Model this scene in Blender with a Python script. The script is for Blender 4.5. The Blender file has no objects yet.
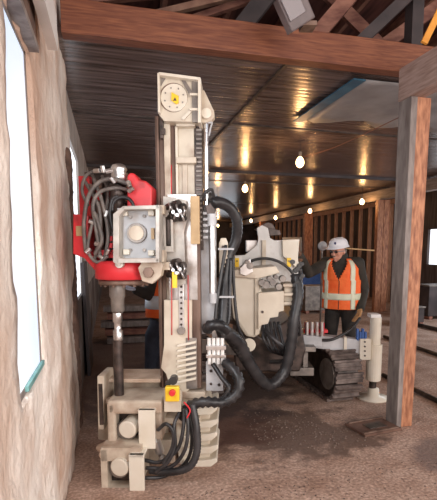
import bpy, bmesh, math, random
from mathutils import Vector, Matrix, noise
random.seed(7)
PI = math.pi
S = bpy.context.scene
COL = S.collection

# ------------------------------------------------------------------ camera, world, exposure
F, PX, PY, TH, CH = 450.0, 235.0, 305.0, math.radians(7), 1.67
PSI = math.atan((PX - 110) * math.cos(TH) / F)
cd = bpy.data.cameras.new('camera'); cam = bpy.data.objects.new('camera', cd); COL.objects.link(cam)
cd.sensor_width = 36; cd.lens = F / 500 * 36
cd.shift_x = -(PX - 218.5) / 500; cd.shift_y = (PY - 250) / 500
cd.clip_start = 0.05; cd.clip_end = 200
cam.location = (0, 0, CH); cam.rotation_euler = (PI / 2 - TH, 0, -PSI)
S.camera = cam
W = bpy.data.worlds.new('world'); S.world = W; W.use_nodes = True
W.node_tree.nodes['Background'].inputs[0].default_value = (0.86, 0.92, 1.0, 1)
W.node_tree.nodes['Background'].inputs[1].default_value = 0.9
S.view_settings.view_transform = 'Standard'; S.view_settings.look = 'None'
S.view_settings.exposure = 0.0; S.view_settings.gamma = 1.0; S.view_settings.use_curve_mapping = False


def area(name, loc, target, sx, sy, power, col):
    l = bpy.data.lights.new(name, 'AREA'); l.shape = 'RECTANGLE'; l.size = sx; l.size_y = sy
    l.energy = power; l.color = col
    o = bpy.data.objects.new(name, l); COL.objects.link(o); o.location = loc
    o.rotation_euler = (Vector(target) - Vector(loc)).to_track_quat('-Z', 'Y').to_euler()
    return o
# daylight from the open bay behind the camera, through the left wall windows, and an added side fill
area('bay_daylight', (2.6, -3.2, 2.4), (0.9, 3.6, 1.1), 4.2, 3.2, 290, (1.0, 0.90, 0.83))
area('wall_fill_light', (7.5, -1.2, 2.3), (-0.3, 2.6, 1.7), 3.5, 2.6, 190, (1.0, 0.92, 0.86))  # added fill from the right to brighten the left wall, no opening there
area('window_daylight', (-0.22, 1.95, 1.9), (3.0, 2.6, 0.9), 0.7, 1.6, 30, (0.90, 0.95, 1.0))
area('right_windows_daylight', (8.4, 7.0, 1.9), (3.0, 7.5, 0.5), 2.4, 1.5, 85, (0.85, 0.92, 1.0))
area('far_daylight', (4.5, 23.5, 2.0), (4.0, 15.0, 0.5), 4.0, 1.6, 30, (0.85, 0.92, 1.0))

# ------------------------------------------------------------------ helpers
def ray(px, py):
    u = (PY - py) / F
    return Vector(((px - PX) / F, math.cos(TH) + u * math.sin(TH), -math.sin(TH) + u * math.cos(TH)))
def P(px, py, D):                       # point seen at px,py at the distance D (frame turned with the rig)
    r = ray(px, py); return Vector((0, 0, CH)) + r * (D / r.y)
RC = Matrix.Rotation(-PSI, 4, 'Z'); RI = RC.inverted()
def G(px, py, z=0.0):                   # world point on a level plane
    r = RC @ ray(px, py); return Vector((0, 0, CH)) + r * ((z - CH) / r.z)
def WC(p): return RI @ Vector(p)
def CW(p): return RC @ Vector(p)


class MB:
    def __init__(s): s.bm = bmesh.new(); s.smooth = False
    def hull(s, pts_a, pts_b):
        n = len(pts_a)
        a = [s.bm.verts.new(p) for p in pts_a]; b = [s.bm.verts.new(p) for p in pts_b]
        s.bm.faces.new(a[::-1]); s.bm.faces.new(b)
        for i in range(n): s.bm.faces.new((a[i], a[(i + 1) % n], b[(i + 1) % n], b[i]))
        return s
    def box(s, c, d, rot=None):
        c = Vector(c); hx, hy, hz = d[0] / 2, d[1] / 2, d[2] / 2
        R = rot.to_4x4() if rot is not None else Matrix()
        q = [Vector((-hx, -hy)), Vector((hx, -hy)), Vector((hx, hy)), Vector((-hx, hy))]
        return s.hull([c + R @ Vector((v.x, v.y, -hz)) for v in q], [c + R @ Vector((v.x, v.y, hz)) for v in q])
    def bar(s, a, b, w, h):             # rectangular bar from a to b
        a = Vector(a); b = Vector(b); d = b - a
        q = d.to_track_quat('X', 'Z').to_matrix()
        return s.box((a + b) / 2, (d.length, w, h), q)
    def pb(s, x0, y0, x1, y1, D, th):   # box whose front face spans the given extent
        xm, ym = (x0 + x1) / 2, (y0 + y1) / 2
        xa, xb = P(x0, ym, D).x, P(x1, ym, D).x; za, zb = P(xm, y1, D).z, P(xm, y0, D).z
        za = max(za, 0.0)
        return s.box(((xa + xb) / 2, D + th / 2, (za + zb) / 2), (xb - xa, th, zb - za))
    def poly(s, pts, D, th):
        a = [P(x, y, D) for x, y in pts]
        ar = sum(a[i].x * a[(i + 1) % len(a)].z - a[(i + 1) % len(a)].x * a[i].z for i in range(len(a)))
        if ar > 0: a = a[::-1]
        return s.hull([p.copy() for p in a], [p + Vector((0, th, 0)) for p in a])
    def cyl(s, a, b, r, r2=None, n=20):
        a = Vector(a); b = Vector(b); r2 = r if r2 is None else r2
        q = (b - a).to_track_quat('Z', 'Y').to_matrix()
        ca = [a + q @ Vector((math.cos(2 * PI * i / n) * r, math.sin(2 * PI * i / n) * r, 0)) for i in range(n)]
        cb = [b + q @ Vector((math.cos(2 * PI * i / n) * r2, math.sin(2 * PI * i / n) * r2, 0)) for i in range(n)]
        return s.hull(ca, cb)
    def disc(s, px, py, D, r, th, n=24):  # round plate facing the viewer side of the rig
        p = P(px, py, D); return s.cyl(p + Vector((0, th, 0)), p, r, n=n)
    def ring(s, c, R, r, a0=0, a1=2 * PI, n=28, m=8, axis='y'):
        pts = []
        for i in range(n + 1):
            a = a0 + (a1 - a0) * i / n
            if axis == 'y': pts.append(Vector(c) + Vector((math.cos(a) * R, 0, math.sin(a) * R)))
            else: pts.append(Vector(c) + Vector((math.cos(a) * R, math.sin(a) * R, 0)))
        return s.tube(pts, r, m=m, sub=1)
    def tube(s, pts, r, m=10, sub=8, rib=0.0, pitch=0.02):
        pts = [Vector(p) for p in pts]
        if sub > 1 and len(pts) > 2:
            q = [pts[0] * 2 - pts[1]] + pts + [pts[-1] * 2 - pts[-2]]; out = []
            for i in range(1, len(q) - 2):
                for k in range(sub):
                    t = k / sub; p0, p1, p2, p3 = q[i - 1:i + 3]
                    out.append(0.5 * ((2 * p1) + (p2 - p0) * t + (2 * p0 - 5 * p1 + 4 * p2 - p3) * t * t + (3 * p1 - p0 - 3 * p2 + p3) * t ** 3))
            out.append(pts[-1]); pts = out
        if rib:
            L = [0]
            for i in range(1, len(pts)): L.append(L[-1] + (pts[i] - pts[i - 1]).length)
            N = max(4, int(L[-1] / pitch * 2)); res = []; j = 0
            for k in range(N + 1):
                d = L[-1] * k / N
                while j < len(L) - 2 and L[j + 1] < d: j += 1
                t = (d - L[j]) / max(1e-6, L[j + 1] - L[j]); res.append(pts[j].lerp(pts[j + 1], t))
            pts = res
        up = Vector((0, 0, 1)); rings = []; prev = None
        for i, p in enumerate(pts):
            t = (pts[min(i + 1, len(pts) - 1)] - pts[max(i - 1, 0)]).normalized()
            if prev is None: nrm = t.orthogonal().normalized()
            else:
                nrm = prev - t * prev.dot(t)
                nrm = nrm.normalized() if nrm.length > 1e-5 else t.orthogonal().normalized()
            prev = nrm; bn = t.cross(nrm); rr = r * (1 + (rib if i % 2 else -rib))
            rings.append([s.bm.verts.new(p + (nrm * math.cos(2 * PI * k / m) + bn * math.sin(2 * PI * k / m)) * rr) for k in range(m)])
        for a, b in zip(rings[:-1], rings[1:]):
            for k in range(m):
                f = s.bm.faces.new((a[k], a[(k + 1) % m], b[(k + 1) % m], b[k])); f.smooth = True
        s.bm.faces.new(rings[0][::-1]); s.bm.faces.new(rings[-1])
        return s
    def ptube(s, pts, r, **k): return s.tube([P(*p) for p in pts], r, **k)
    def ball(s, c, rx, ry=None, rz=None, rot=None, u=20, v=14):
        ry = rx if ry is None else ry; rz = rx if rz is None else rz
        M = Matrix.Translation(Vector(c)) @ (rot.to_4x4() if rot is not None else Matrix()) @ Matrix.Diagonal((rx, ry, rz, 1))
        g = bmesh.ops.create_uvsphere(s.bm, u_segments=u, v_segments=v, radius=1, matrix=M)
        for f in s.bm.faces:
            if g['verts'][0] in f.verts: pass
        for vv in g['verts']:
            for f in vv.link_faces: f.smooth = True
        return s
    def cap(s, a, b, r1, r2):           # limb: tapered capsule
        a = Vector(a); b = Vector(b); s.cyl(a, b, r1, r2, n=20); s.ball(a, r1); s.ball(b, r2); return s
    def lathe(s, prof, c=(0, 0, 0), n=24, rot=None):
        rings = []; c = Vector(c); R = rot if rot is not None else Matrix.Identity(3)
        for r, z in prof:
            rings.append([s.bm.verts.new(c + R @ Vector((math.cos(2 * PI * i / n) * r, math.sin(2 * PI * i / n) * r, z))) for i in range(n)])
        for a, b in zip(rings[:-1], rings[1:]):
            for i in range(n):
                f = s.bm.faces.new((a[i], a[(i + 1) % n], b[(i + 1) % n], b[i])); f.smooth = True
        s.bm.faces.new(rings[0][::-1]); s.bm.faces.new(rings[-1]); return s


def thing(name, label, cat, base, rotz=0.0, group=None):   # base and child geometry given in the frame turned by rotz
    o = bpy.data.objects.new(name, None); COL.objects.link(o); o.empty_display_size = 0.1
    b = Vector(base); R = Matrix.Rotation(rotz, 4, 'Z')
    o.location = R @ b; o.rotation_euler = (0, 0, rotz); o['_b'] = list(b)
    o['label'] = label; o['category'] = cat
    if group: o['group'] = group
    return o


def link(name, mb, mat, parent=None, bevel=0.0, rotz=0.0, label=None, cat=None, group=None, kind=None, weld=False):
    bm = mb.bm
    if parent is not None:
        r = parent
        while r.parent: r = r.parent
        b = Vector(r['_b'])
    else:
        lo = Vector([min(v.co[i] for v in bm.verts) for i in range(3)]); hi = Vector([max(v.co[i] for v in bm.verts) for i in range(3)])
        b = Vector(((lo.x + hi.x) / 2, (lo.y + hi.y) / 2, lo.z))
    bmesh.ops.translate(bm, verts=bm.verts, vec=-b)
    bmesh.ops.recalc_face_normals(bm, faces=bm.faces)
    me = bpy.data.meshes.new(name); bm.to_mesh(me); bm.free()
    o = bpy.data.objects.new(name, me); COL.objects.link(o)
    for m in (mat if isinstance(mat, (list, tuple)) else [mat]): me.materials.append(m)
    if parent is not None: o.parent = parent
    else:
        o.location = Matrix.Rotation(rotz, 4, 'Z') @ b; o.rotation_euler = (0, 0, rotz)
    if bevel:
        md = o.modifiers.new('bevel', 'BEVEL'); md.width = bevel; md.segments = 2; md.limit_method = 'ANGLE'; md.angle_limit = math.radians(40)
    if label: o['label'] = label
    if cat: o['category'] = cat
    if group: o['group'] = group
    if kind: o['kind'] = kind
    return o


SPLIT = {'valve_bank', 'perforation', 'cylinder_gland', 'cutout', 'crown_rib', 'roller_pin', 'bolt', 'valve_fittings', 'hose_ferrule', 'lever', 'louvre', 'bracket_bolt', 'guide_hole', 'red_fitting', 'red_handrail', 'label_mark', 'jack_valve', 'red_line', 'cradle_arm', 'clamp_arm', 'hose_clamp', 'roller_cluster', 'hydraulic_tank', 'safety_glasses_', 'hose_manifold', 'edge_bar', 'black_hose', 'cable_gland'}
def islands(bm):
    left = set(bm.verts); out = []
    while left:
        st = [left.pop()]; comp = set(st)
        while st:
            v = st.pop()
            for e in v.link_edges:
                w = e.other_vert(v)
                if w in left: left.discard(w); comp.add(w); st.append(w)
        out.append(comp)
    return out


def remesh(o, vox, sm=6):
    m = o.modifiers.new('r', 'REMESH'); m.mode = 'VOXEL'; m.voxel_size = vox; m.use_smooth_shade = True
    if sm:
        m = o.modifiers.new('s', 'SMOOTH'); m.iterations = sm; m.factor = 0.5
    return o


# ------------------------------------------------------------------ materials
def mat(name, c1, c2=None, rough=0.5, metal=0.0, scale=6.0, stretch=(1, 1, 1), contrast=(0.35, 0.65), bump=0.0, bscale=None,
        c3=None, s3=2.0, p3=(0.55, 0.7), spec=0.5, detail=6, emit=None, estr=0.0, coords='Object'):
    m = bpy.data.materials.new(name); m.use_nodes = True; nt = m.node_tree; N = nt.nodes; Lk = nt.links
    b = N['Principled BSDF']; b.inputs['Roughness'].default_value = rough; b.inputs['Metallic'].default_value = metal
    b.inputs['Specular IOR Level'].default_value = spec
    tc = N.new('ShaderNodeTexCoord'); mp = N.new('ShaderNodeMapping'); mp.inputs['Scale'].default_value = stretch
    Lk.new(tc.outputs[coords], mp.inputs[0])
    n = N.new('ShaderNodeTexNoise'); n.inputs['Scale'].default_value = scale; n.inputs['Detail'].default_value = detail
    Lk.new(mp.outputs[0], n.inputs[0])
    r = N.new('ShaderNodeValToRGB'); r.color_ramp.elements[0].position = contrast[0]; r.color_ramp.elements[1].position = contrast[1]
    r.color_ramp.elements[0].color = (*c1, 1); r.color_ramp.elements[1].color = (*(c2 or c1), 1)
    Lk.new(n.outputs[0], r.inputs[0]); out = r.outputs[0]
    if c3:
        n3 = N.new('ShaderNodeTexNoise'); n3.inputs['Scale'].default_value = s3; n3.inputs['Detail'].default_value = 8
        Lk.new(mp.outputs[0], n3.inputs[0])
        r3 = N.new('ShaderNodeValToRGB'); r3.color_ramp.elements[0].position = p3[0]; r3.color_ramp.elements[1].position = p3[1]
        Lk.new(n3.outputs[0], r3.inputs[0])
        mx = N.new('ShaderNodeMix'); mx.data_type = 'RGBA'; mx.inputs[7].default_value = (*c3, 1)
        Lk.new(r3.outputs[0], mx.inputs[0]); Lk.new(out, mx.inputs[6]); out = mx.outputs[2]
    Lk.new(out, b.inputs['Base Color'])
    if bump:
        nb = N.new('ShaderNodeTexNoise'); nb.inputs['Scale'].default_value = bscale or scale * 3; nb.inputs['Detail'].default_value = 6
        Lk.new(mp.outputs[0], nb.inputs[0]); bp = N.new('ShaderNodeBump'); bp.inputs['Strength'].default_value = bump
        bp.inputs['Distance'].default_value = 0.02
        Lk.new(nb.outputs[0], bp.inputs['Height']); Lk.new(bp.outputs[0], b.inputs['Normal'])
    if emit:
        b.inputs['Emission Color'].default_value = (*emit, 1); b.inputs['Emission Strength'].default_value = estr
    return m


M = {}
M['cream'] = mat('cream_paint', (0.56, 0.48, 0.38), (0.68, 0.61, 0.50), 0.42, 0, 5, c3=(0.36, 0.24, 0.17), s3=4, p3=(0.56, 0.80), bump=0.08)
M['cream_d'] = mat('cream_paint_dusty', (0.44, 0.35, 0.27), (0.66, 0.58, 0.47), 0.6, 0, 7, c3=(0.30, 0.18, 0.12), s3=5, p3=(0.5, 0.75), bump=0.15)
M['cream_l'] = mat('cream_paint_clean', (0.68, 0.61, 0.50), (0.76, 0.70, 0.60), 0.38, 0, 5)
M['cradle'] = mat('worn_cream_grey_paint', (0.36, 0.33, 0.30), (0.58, 0.54, 0.48), 0.45, 0, 9, c3=(0.3, 0.2, 0.15), s3=6, p3=(0.55, 0.75))
M['wear'] = mat('scuffed_plate', (0.38, 0.35, 0.33), (0.58, 0.55, 0.53), 0.32, 0.7, 8, c3=(0.25, 0.18, 0.14), s3=7, p3=(0.5, 0.75))
M['yoke'] = mat('off_white_paint', (0.62, 0.61, 0.59), (0.76, 0.75, 0.73), 0.4, 0, 6, c3=(0.4, 0.34, 0.3), s3=6, p3=(0.6, 0.8))
M['dust'] = mat('rock_dust', (0.46, 0.33, 0.24), (0.62, 0.48, 0.37), 0.95, 0, 9, bump=0.3)
M['palegrey'] = mat('pale_grey_paint', (0.40, 0.40, 0.41), (0.58, 0.58, 0.60), 0.4, 0, 6, c3=(0.3, 0.24, 0.2), s3=5, p3=(0.6, 0.8))
M['steel'] = mat('bright_steel', (0.55, 0.53, 0.52), (0.75, 0.74, 0.74), 0.3, 0.9, 8, c3=(0.3, 0.24, 0.2), s3=9, p3=(0.55, 0.8))
M['chrome'] = mat('chrome', (0.75, 0.75, 0.78), (0.85, 0.85, 0.86), 0.12, 1.0)
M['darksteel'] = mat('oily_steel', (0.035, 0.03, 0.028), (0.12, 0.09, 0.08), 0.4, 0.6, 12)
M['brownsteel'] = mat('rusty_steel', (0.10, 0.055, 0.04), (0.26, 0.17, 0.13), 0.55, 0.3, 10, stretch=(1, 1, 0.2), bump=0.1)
M['greysteel'] = mat('dull_steel', (0.17, 0.15, 0.14), (0.33, 0.29, 0.26), 0.45, 0.5, 10)
M['red'] = mat('red_paint', (0.62, 0.02, 0.03), (0.75, 0.04, 0.05), 0.4, 0, 6, c3=(0.25, 0.02, 0.02), s3=6, p3=(0.6, 0.8))
M['rubber'] = mat('black_rubber', (0.012, 0.012, 0.014), (0.045, 0.042, 0.044), 0.38, 0, 10)
M['hose'] = mat('grey_hose', (0.10, 0.085, 0.08), (0.22, 0.19, 0.17), 0.5, 0, 14)
M['yellow'] = mat('yellow_paint', (0.85, 0.52, 0.02), (0.92, 0.62, 0.04), 0.45)
M['tan'] = mat('tan_plate', (0.42, 0.27, 0.13), (0.55, 0.37, 0.19), 0.5, 0, 8)
M['orangewood'] = mat('fresh_timber', (0.26, 0.095, 0.045), (0.52, 0.235, 0.125), 0.6, 0, 9, stretch=(4, 4, 0.9), c3=(0.18, 0.06, 0.035), s3=5, p3=(0.55, 0.75), bump=0.12)
M['greywood'] = mat('grey_weathered_timber', (0.17, 0.14, 0.13), (0.31, 0.27, 0.25), 0.75, 0, 6, stretch=(3, 3, 0.7), c3=(0.12, 0.09, 0.08), s3=3, bump=0.12)
M['beamwood'] = mat('glued_beam_timber', (0.15, 0.045, 0.024), (0.29, 0.105, 0.05), 0.55, 0, 8, stretch=(0.6, 5, 8), c3=(0.14, 0.04, 0.025), s3=4, p3=(0.55, 0.8), bump=0.1)
M['headwood'] = mat('grey_header_timber', (0.26, 0.17, 0.14), (0.42, 0.30, 0.26), 0.7, 0, 8, stretch=(6, 0.6, 6))
M['trusswood'] = mat('dark_roof_timber', (0.16, 0.06, 0.045), (0.36, 0.17, 0.12), 0.7, 0, 5, stretch=(1, 1, 3))
M['studdim'] = mat('old_brace_timber', (0.20, 0.10, 0.07), (0.38, 0.22, 0.15), 0.7)
M['studwood'] = mat('stud_timber', (0.46, 0.24, 0.16), (0.68, 0.42, 0.29), 0.7, 0, 8, stretch=(5, 5, 0.6))
M['dark'] = mat('dark_board', (0.035, 0.028, 0.03), (0.08, 0.06, 0.06), 0.6, 0, 3)
M['white'] = mat('white_paint', (0.75, 0.73, 0.70), (0.82, 0.80, 0.78), 0.5)
M['hivis'] = mat('orange_safety_cloth', (0.95, 0.13, 0.02), (1.0, 0.19, 0.04), 0.7, 0, 12, bump=0.2, emit=None)
M['silver'] = mat('silver_reflective_tape', (0.62, 0.64, 0.46), (0.78, 0.78, 0.62), 0.4)
M['jacket'] = mat('dark_jacket_cloth', (0.022, 0.020, 0.016), (0.045, 0.038, 0.030), 0.85, 0, 8, bump=0.4, bscale=14)
M['trousers'] = mat('dark_work_trousers', (0.018, 0.016, 0.015), (0.04, 0.034, 0.03), 0.85, 0, 8, bump=0.4, bscale=14)
M['jeans'] = mat('blue_black_jeans', (0.012, 0.016, 0.03), (0.03, 0.035, 0.055), 0.85, 0, 8, bump=0.4)
M['skin'] = mat('skin', (0.55, 0.25, 0.17), (0.63, 0.31, 0.22), 0.5)
M['hair'] = mat('grey_hair', (0.12, 0.09, 0.07), (0.2, 0.16, 0.13), 0.8)
M['glove'] = mat('tan_leather', (0.42, 0.22, 0.09), (0.55, 0.31, 0.14), 0.7)
M['glove_b'] = mat('pale_blue_glove_cloth', (0.45, 0.52, 0.70), (0.60, 0.66, 0.80), 0.7)
M['glove_d'] = mat('brown_leather', (0.12, 0.06, 0.035), (0.20, 0.10, 0.06), 0.7)
M['boot'] = mat('boot_leather', (0.05, 0.03, 0.02), (0.09, 0.055, 0.035), 0.6)
M['hat'] = mat('white_hard_hat_shell', (0.82, 0.82, 0.86), (0.86, 0.86, 0.9), 0.3)
M['navy'] = mat('navy_print', (0.02, 0.03, 0.12))
M['lens'] = mat('smoked_lens', (0.02, 0.015, 0.012), None, 0.15)
M['roofdeck'] = mat('roof_deck_boards', (0.05, 0.016, 0.014), (0.14, 0.05, 0.04), 0.8, 0, 3, stretch=(4, 0.5, 1))
M['bulb'] = mat('lit_bulb_glass', (1, 0.8, 0.5), None, 0.3, emit=(1.0, 0.62, 0.28), estr=14.0)
M['socket'] = mat('bulb_socket', (0.25, 0.2, 0.16), None, 0.5)
M['blue'] = mat('blue_edge_tape', (0.03, 0.10, 0.17), (0.05, 0.17, 0.26), 0.5)
M['sheet'] = mat('grey_plastic_sheeting', (0.26, 0.25, 0.255), (0.40, 0.385, 0.39), 0.5, 0, 2.5, bump=0.3, bscale=4)
M['gravel'] = mat('wet_gravel', (0.05, 0.035, 0.03), (0.15, 0.10, 0.08), 0.8, 0, 20)
M['orangelamp'] = mat('orange_strut_paint', (0.85, 0.33, 0.04), (0.9, 0.42, 0.07), 0.5)
M['tarpblue'] = mat('blue_cover', (0.03, 0.09, 0.3), (0.06, 0.14, 0.4), 0.6)
M['lightpane'] = mat('daylit_pane', (0.8, 0.85, 0.95), None, 0.3, emit=(0.86, 0.93, 1.0), estr=1.5)


def wall_material():
    m = bpy.data.materials.new('whitewashed_stone_wall'); m.use_nodes = True; nt = m.node_tree; N = nt.nodes; Lk = nt.links
    b = N['Principled BSDF']; b.inputs['Roughness'].default_value = 0.9
    tc = N.new('ShaderNodeTexCoord')
    def noi(sc, det=8, stretch=(1, 1, 1), dist=0.0):
        mp = N.new('ShaderNodeMapping'); mp.inputs['Scale'].default_value = stretch; Lk.new(tc.outputs['Object'], mp.inputs[0])
        n = N.new('ShaderNodeTexNoise'); n.inputs['Scale'].default_value = sc; n.inputs['Detail'].default_value = det
        n.inputs['Distortion'].default_value = dist; Lk.new(mp.outputs[0], n.inputs[0]); return n
    def ramp(n, a, ca, z, cz):
        r = N.new('ShaderNodeValToRGB'); r.color_ramp.elements[0].position = a; r.color_ramp.elements[1].position = z
        r.color_ramp.elements[0].color = (*ca, 1); r.color_ramp.elements[1].color = (*cz, 1); Lk.new(n.outputs[0], r.inputs[0]); return r
    base = ramp(noi(2.2), 0.35, (0.66, 0.52, 0.43), 0.62, (0.90, 0.83, 0.76))
    st = ramp(noi(1.6, 8, (1, 1, 0.35), 0.8), 0.52, (0, 0, 0), 0.66, (1, 1, 1))
    mx = N.new('ShaderNodeMix'); mx.data_type = 'RGBA'; mx.inputs[7].default_value = (0.52, 0.32, 0.22, 1)
    mul = N.new('ShaderNodeMath'); mul.operation = 'MULTIPLY'; mul.inputs[1].default_value = 0.75
    Lk.new(st.outputs[0], mul.inputs[0]); Lk.new(mul.outputs[0], mx.inputs[0]); Lk.new(base.outputs[0], mx.inputs[6])
    Lk.new(mx.outputs[2], b.inputs['Base Color'])
    nb = noi(16); bp = N.new('ShaderNodeBump'); bp.inputs['Strength'].default_value = 0.8; bp.inputs['Distance'].default_value = 0.03
    Lk.new(nb.outputs[0], bp.inputs['Height']); Lk.new(bp.outputs[0], b.inputs['Normal'])
    return m
M['wall'] = wall_material()
M['walldark'] = mat('grey_stone_wall', (0.10, 0.085, 0.08), (0.26, 0.22, 0.21), 0.9, 0, 1.5, stretch=(1, 1, 1), c3=(0.07, 0.045, 0.035), s3=1.2, p3=(0.45, 0.65), bump=0.4)
M['wallfar'] = mat('dimmed_whitewash_wall', (0.34, 0.30, 0.28), (0.52, 0.47, 0.44), 0.9, 0, 2, c3=(0.2, 0.14, 0.11), s3=1.5, p3=(0.5, 0.7), bump=0.5)  # whitewash toned down in the colour for the shade on the far wall
M['wallbrown'] = mat('broken_brown_stone', (0.07, 0.04, 0.03), (0.20, 0.12, 0.09), 0.95, 0, 6, bump=0.6)


def floor_material():
    m = bpy.data.materials.new('dirt_and_concrete_floor'); m.use_nodes = True; nt = m.node_tree; N = nt.nodes; Lk = nt.links
    b = N['Principled BSDF']; b.inputs['Roughness'].default_value = 0.85
    tc = N.new('ShaderNodeTexCoord'); O = tc.outputs['Object']
    def noi(sc, det=8):
        n = N.new('ShaderNodeTexNoise'); n.inputs['Scale'].default_value = sc; n.inputs['Detail'].default_value = det
        Lk.new(O, n.inputs[0]); return n
    def ramp(src, a, ca, z, cz):
        r = N.new('ShaderNodeValToRGB'); r.color_ramp.elements[0].position = a; r.color_ramp.elements[1].position = z
        r.color_ramp.elements[0].color = (*ca, 1); r.color_ramp.elements[1].color = (*cz, 1); Lk.new(src, r.inputs[0]); return r
    base = ramp(noi(3.0).outputs[0], 0.35, (0.42, 0.27, 0.20), 0.65, (0.62, 0.45, 0.36))
    fine = ramp(noi(45, 4).outputs[0], 0.42, (0.55, 0.5, 0.48), 0.66, (1.12, 1.1, 1.1))
    mu = N.new('ShaderNodeMix'); mu.data_type = 'RGBA'; mu.blend_type = 'MULTIPLY'; mu.inputs[0].default_value = 0.8
    Lk.new(base.outputs[0], mu.inputs[6]); Lk.new(fine.outputs[0], mu.inputs[7])
    # damp, oily patches by the rig, darker floor behind, painted post shadow; irregular outlines
    sx = N.new('ShaderNodeSeparateXYZ'); Lk.new(O, sx.inputs[0])
    def blob(cx, cy, rx, ry, w):
        mp = N.new('ShaderNodeMapping'); mp.inputs['Location'].default_value = (-cx / rx, -cy / ry, 0); mp.inputs['Scale'].default_value = (1 / rx, 1 / ry, 0)
        Lk.new(O, mp.inputs[0]); ln = N.new('ShaderNodeVectorMath'); ln.operation = 'LENGTH'; Lk.new(mp.outputs[0], ln.inputs[0])
        nn = noi(3.2, 8); a = N.new('ShaderNodeMath'); a.operation = 'MULTIPLY_ADD'; a.inputs[1].default_value = w; a.inputs[2].default_value = -w / 2
        Lk.new(nn.outputs[0], a.inputs[0]); s = N.new('ShaderNodeMath'); s.operation = 'ADD'; Lk.new(ln.outputs['Value'], s.inputs[0]); Lk.new(a.outputs[0], s.inputs[1])
        return ramp(s.outputs[0], 0.70, (1, 1, 1), 1.02, (0, 0, 0))
    cur = mu.outputs[2]
    for args, col, k in (((1.60, 3.72, 0.85, 0.66, 2.6), (0.13, 0.08, 0.06), 0.88), ((0.95, 4.1, 0.6, 0.6, 1.8), (0.11, 0.05, 0.035), 0.85), ((1.1, 5.6, 1.3, 1.7, 1.2), (0.07, 0.045, 0.04), 0.9),
                         ((2.75, 2.95, 0.6, 0.30, 1.4), (0.18, 0.125, 0.11), 0.75), ((0.0, 6.6, 0.9, 2.6, 1.0), (0.09, 0.06, 0.055), 0.8)):  # nearest post's cast shadow put into the colour, then a darker area behind
        r = blob(*args); k_ = N.new('ShaderNodeMath'); k_.operation = 'MULTIPLY'; k_.inputs[1].default_value = k; Lk.new(r.outputs[0], k_.inputs[0])
        mx = N.new('ShaderNodeMix'); mx.data_type = 'RGBA'; mx.inputs[7].default_value = (*col, 1)
        Lk.new(k_.outputs[0], mx.inputs[0]); Lk.new(cur, mx.inputs[6]); cur = mx.outputs[2]
    Lk.new(cur, b.inputs['Base Color'])
    bp = N.new('ShaderNodeBump'); bp.inputs['Strength'].default_value = 0.5; bp.inputs['Distance'].default_value = 0.02
    Lk.new(noi(28).outputs[0], bp.inputs['Height']); Lk.new(bp.outputs[0], b.inputs['Normal'])
    return m
M['floor'] = floor_material()


def ceiling_material():
    m = bpy.data.materials.new('dark_ribbed_ceiling_sheet'); m.use_nodes = True; nt = m.node_tree; N = nt.nodes; Lk = nt.links
    b = N['Principled BSDF']; b.inputs['Roughness'].default_value = 0.25; b.inputs['Metallic'].default_value = 0.2
    tc = N.new('ShaderNodeTexCoord')
    mp = N.new('ShaderNodeMapping'); mp.inputs['Scale'].default_value = (0.35, 5, 1); Lk.new(tc.outputs['Object'], mp.inputs[0])
    n = N.new('ShaderNodeTexNoise'); n.inputs['Scale'].default_value = 3.5; n.inputs['Detail'].default_value = 8; Lk.new(mp.outputs[0], n.inputs[0])
    r = N.new('ShaderNodeValToRGB'); r.color_ramp.elements[0].position = 0.32; r.color_ramp.elements[1].position = 0.7
    r.color_ramp.elements[0].color = (0.070, 0.046, 0.040, 1); r.color_ramp.elements[1].color = (0.27, 0.20, 0.185, 1)
    Lk.new(n.outputs[0], r.inputs[0]); Lk.new(r.outputs[0], b.inputs['Base Color'])
    w = N.new('ShaderNodeTexWave'); w.wave_type = 'BANDS'; w.bands_direction = 'Y'; w.inputs['Scale'].default_value = 3.4
    w.inputs['Distortion'].default_value = 0.0
    Lk.new(tc.outputs['Object'], w.inputs[0])
    bp = N.new('ShaderNodeBump'); bp.inputs['Strength'].default_value = 0.2; bp.inputs['Distance'].default_value = 0.006
    Lk.new(w.outputs[0], bp.inputs['Height'])
    b2 = N.new('ShaderNodeBump'); b2.inputs['Strength'].default_value = 0.2; b2.inputs['Distance'].default_value = 0.02
    Lk.new(n.outputs[0], b2.inputs['Height']); Lk.new(bp.outputs[0], b2.inputs['Normal']); Lk.new(b2.outputs[0], b.inputs['Normal'])
    return m
M['ceil'] = ceiling_material()


def pane_material():     # plastic film over the window, overexposed daylight behind it
    m = bpy.data.materials.new('bright_window_film'); m.use_nodes = True; nt = m.node_tree; N = nt.nodes; Lk = nt.links
    b = N['Principled BSDF']; b.inputs['Roughness'].default_value = 0.4; b.inputs['Base Color'].default_value = (0.35, 0.38, 0.42, 1)
    tc = N.new('ShaderNodeTexCoord'); n = N.new('ShaderNodeTexNoise'); n.inputs['Scale'].default_value = 2.0; Lk.new(tc.outputs['Object'], n.inputs[0])
    r = N.new('ShaderNodeValToRGB'); r.color_ramp.elements[0].position = 0.3; r.color_ramp.elements[1].position = 0.6
    r.color_ramp.elements[0].color = (0.50, 0.64, 0.86, 1); r.color_ramp.elements[1].color = (1, 1, 1, 1)
    r.color_ramp.elements[1].position = 0.62; r.color_ramp.elements[0].position = 0.25; n.inputs['Scale'].default_value = 0.9; n.inputs['Detail'].default_value = 0
    Lk.new(n.outputs[0], r.inputs[0]); Lk.new(r.outputs[0], b.inputs['Emission Color']); b.inputs['Emission Strength'].default_value = 0.95
    return m
M['film'] = pane_material()

CEIL = 3.3
XW = -0.33
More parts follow.
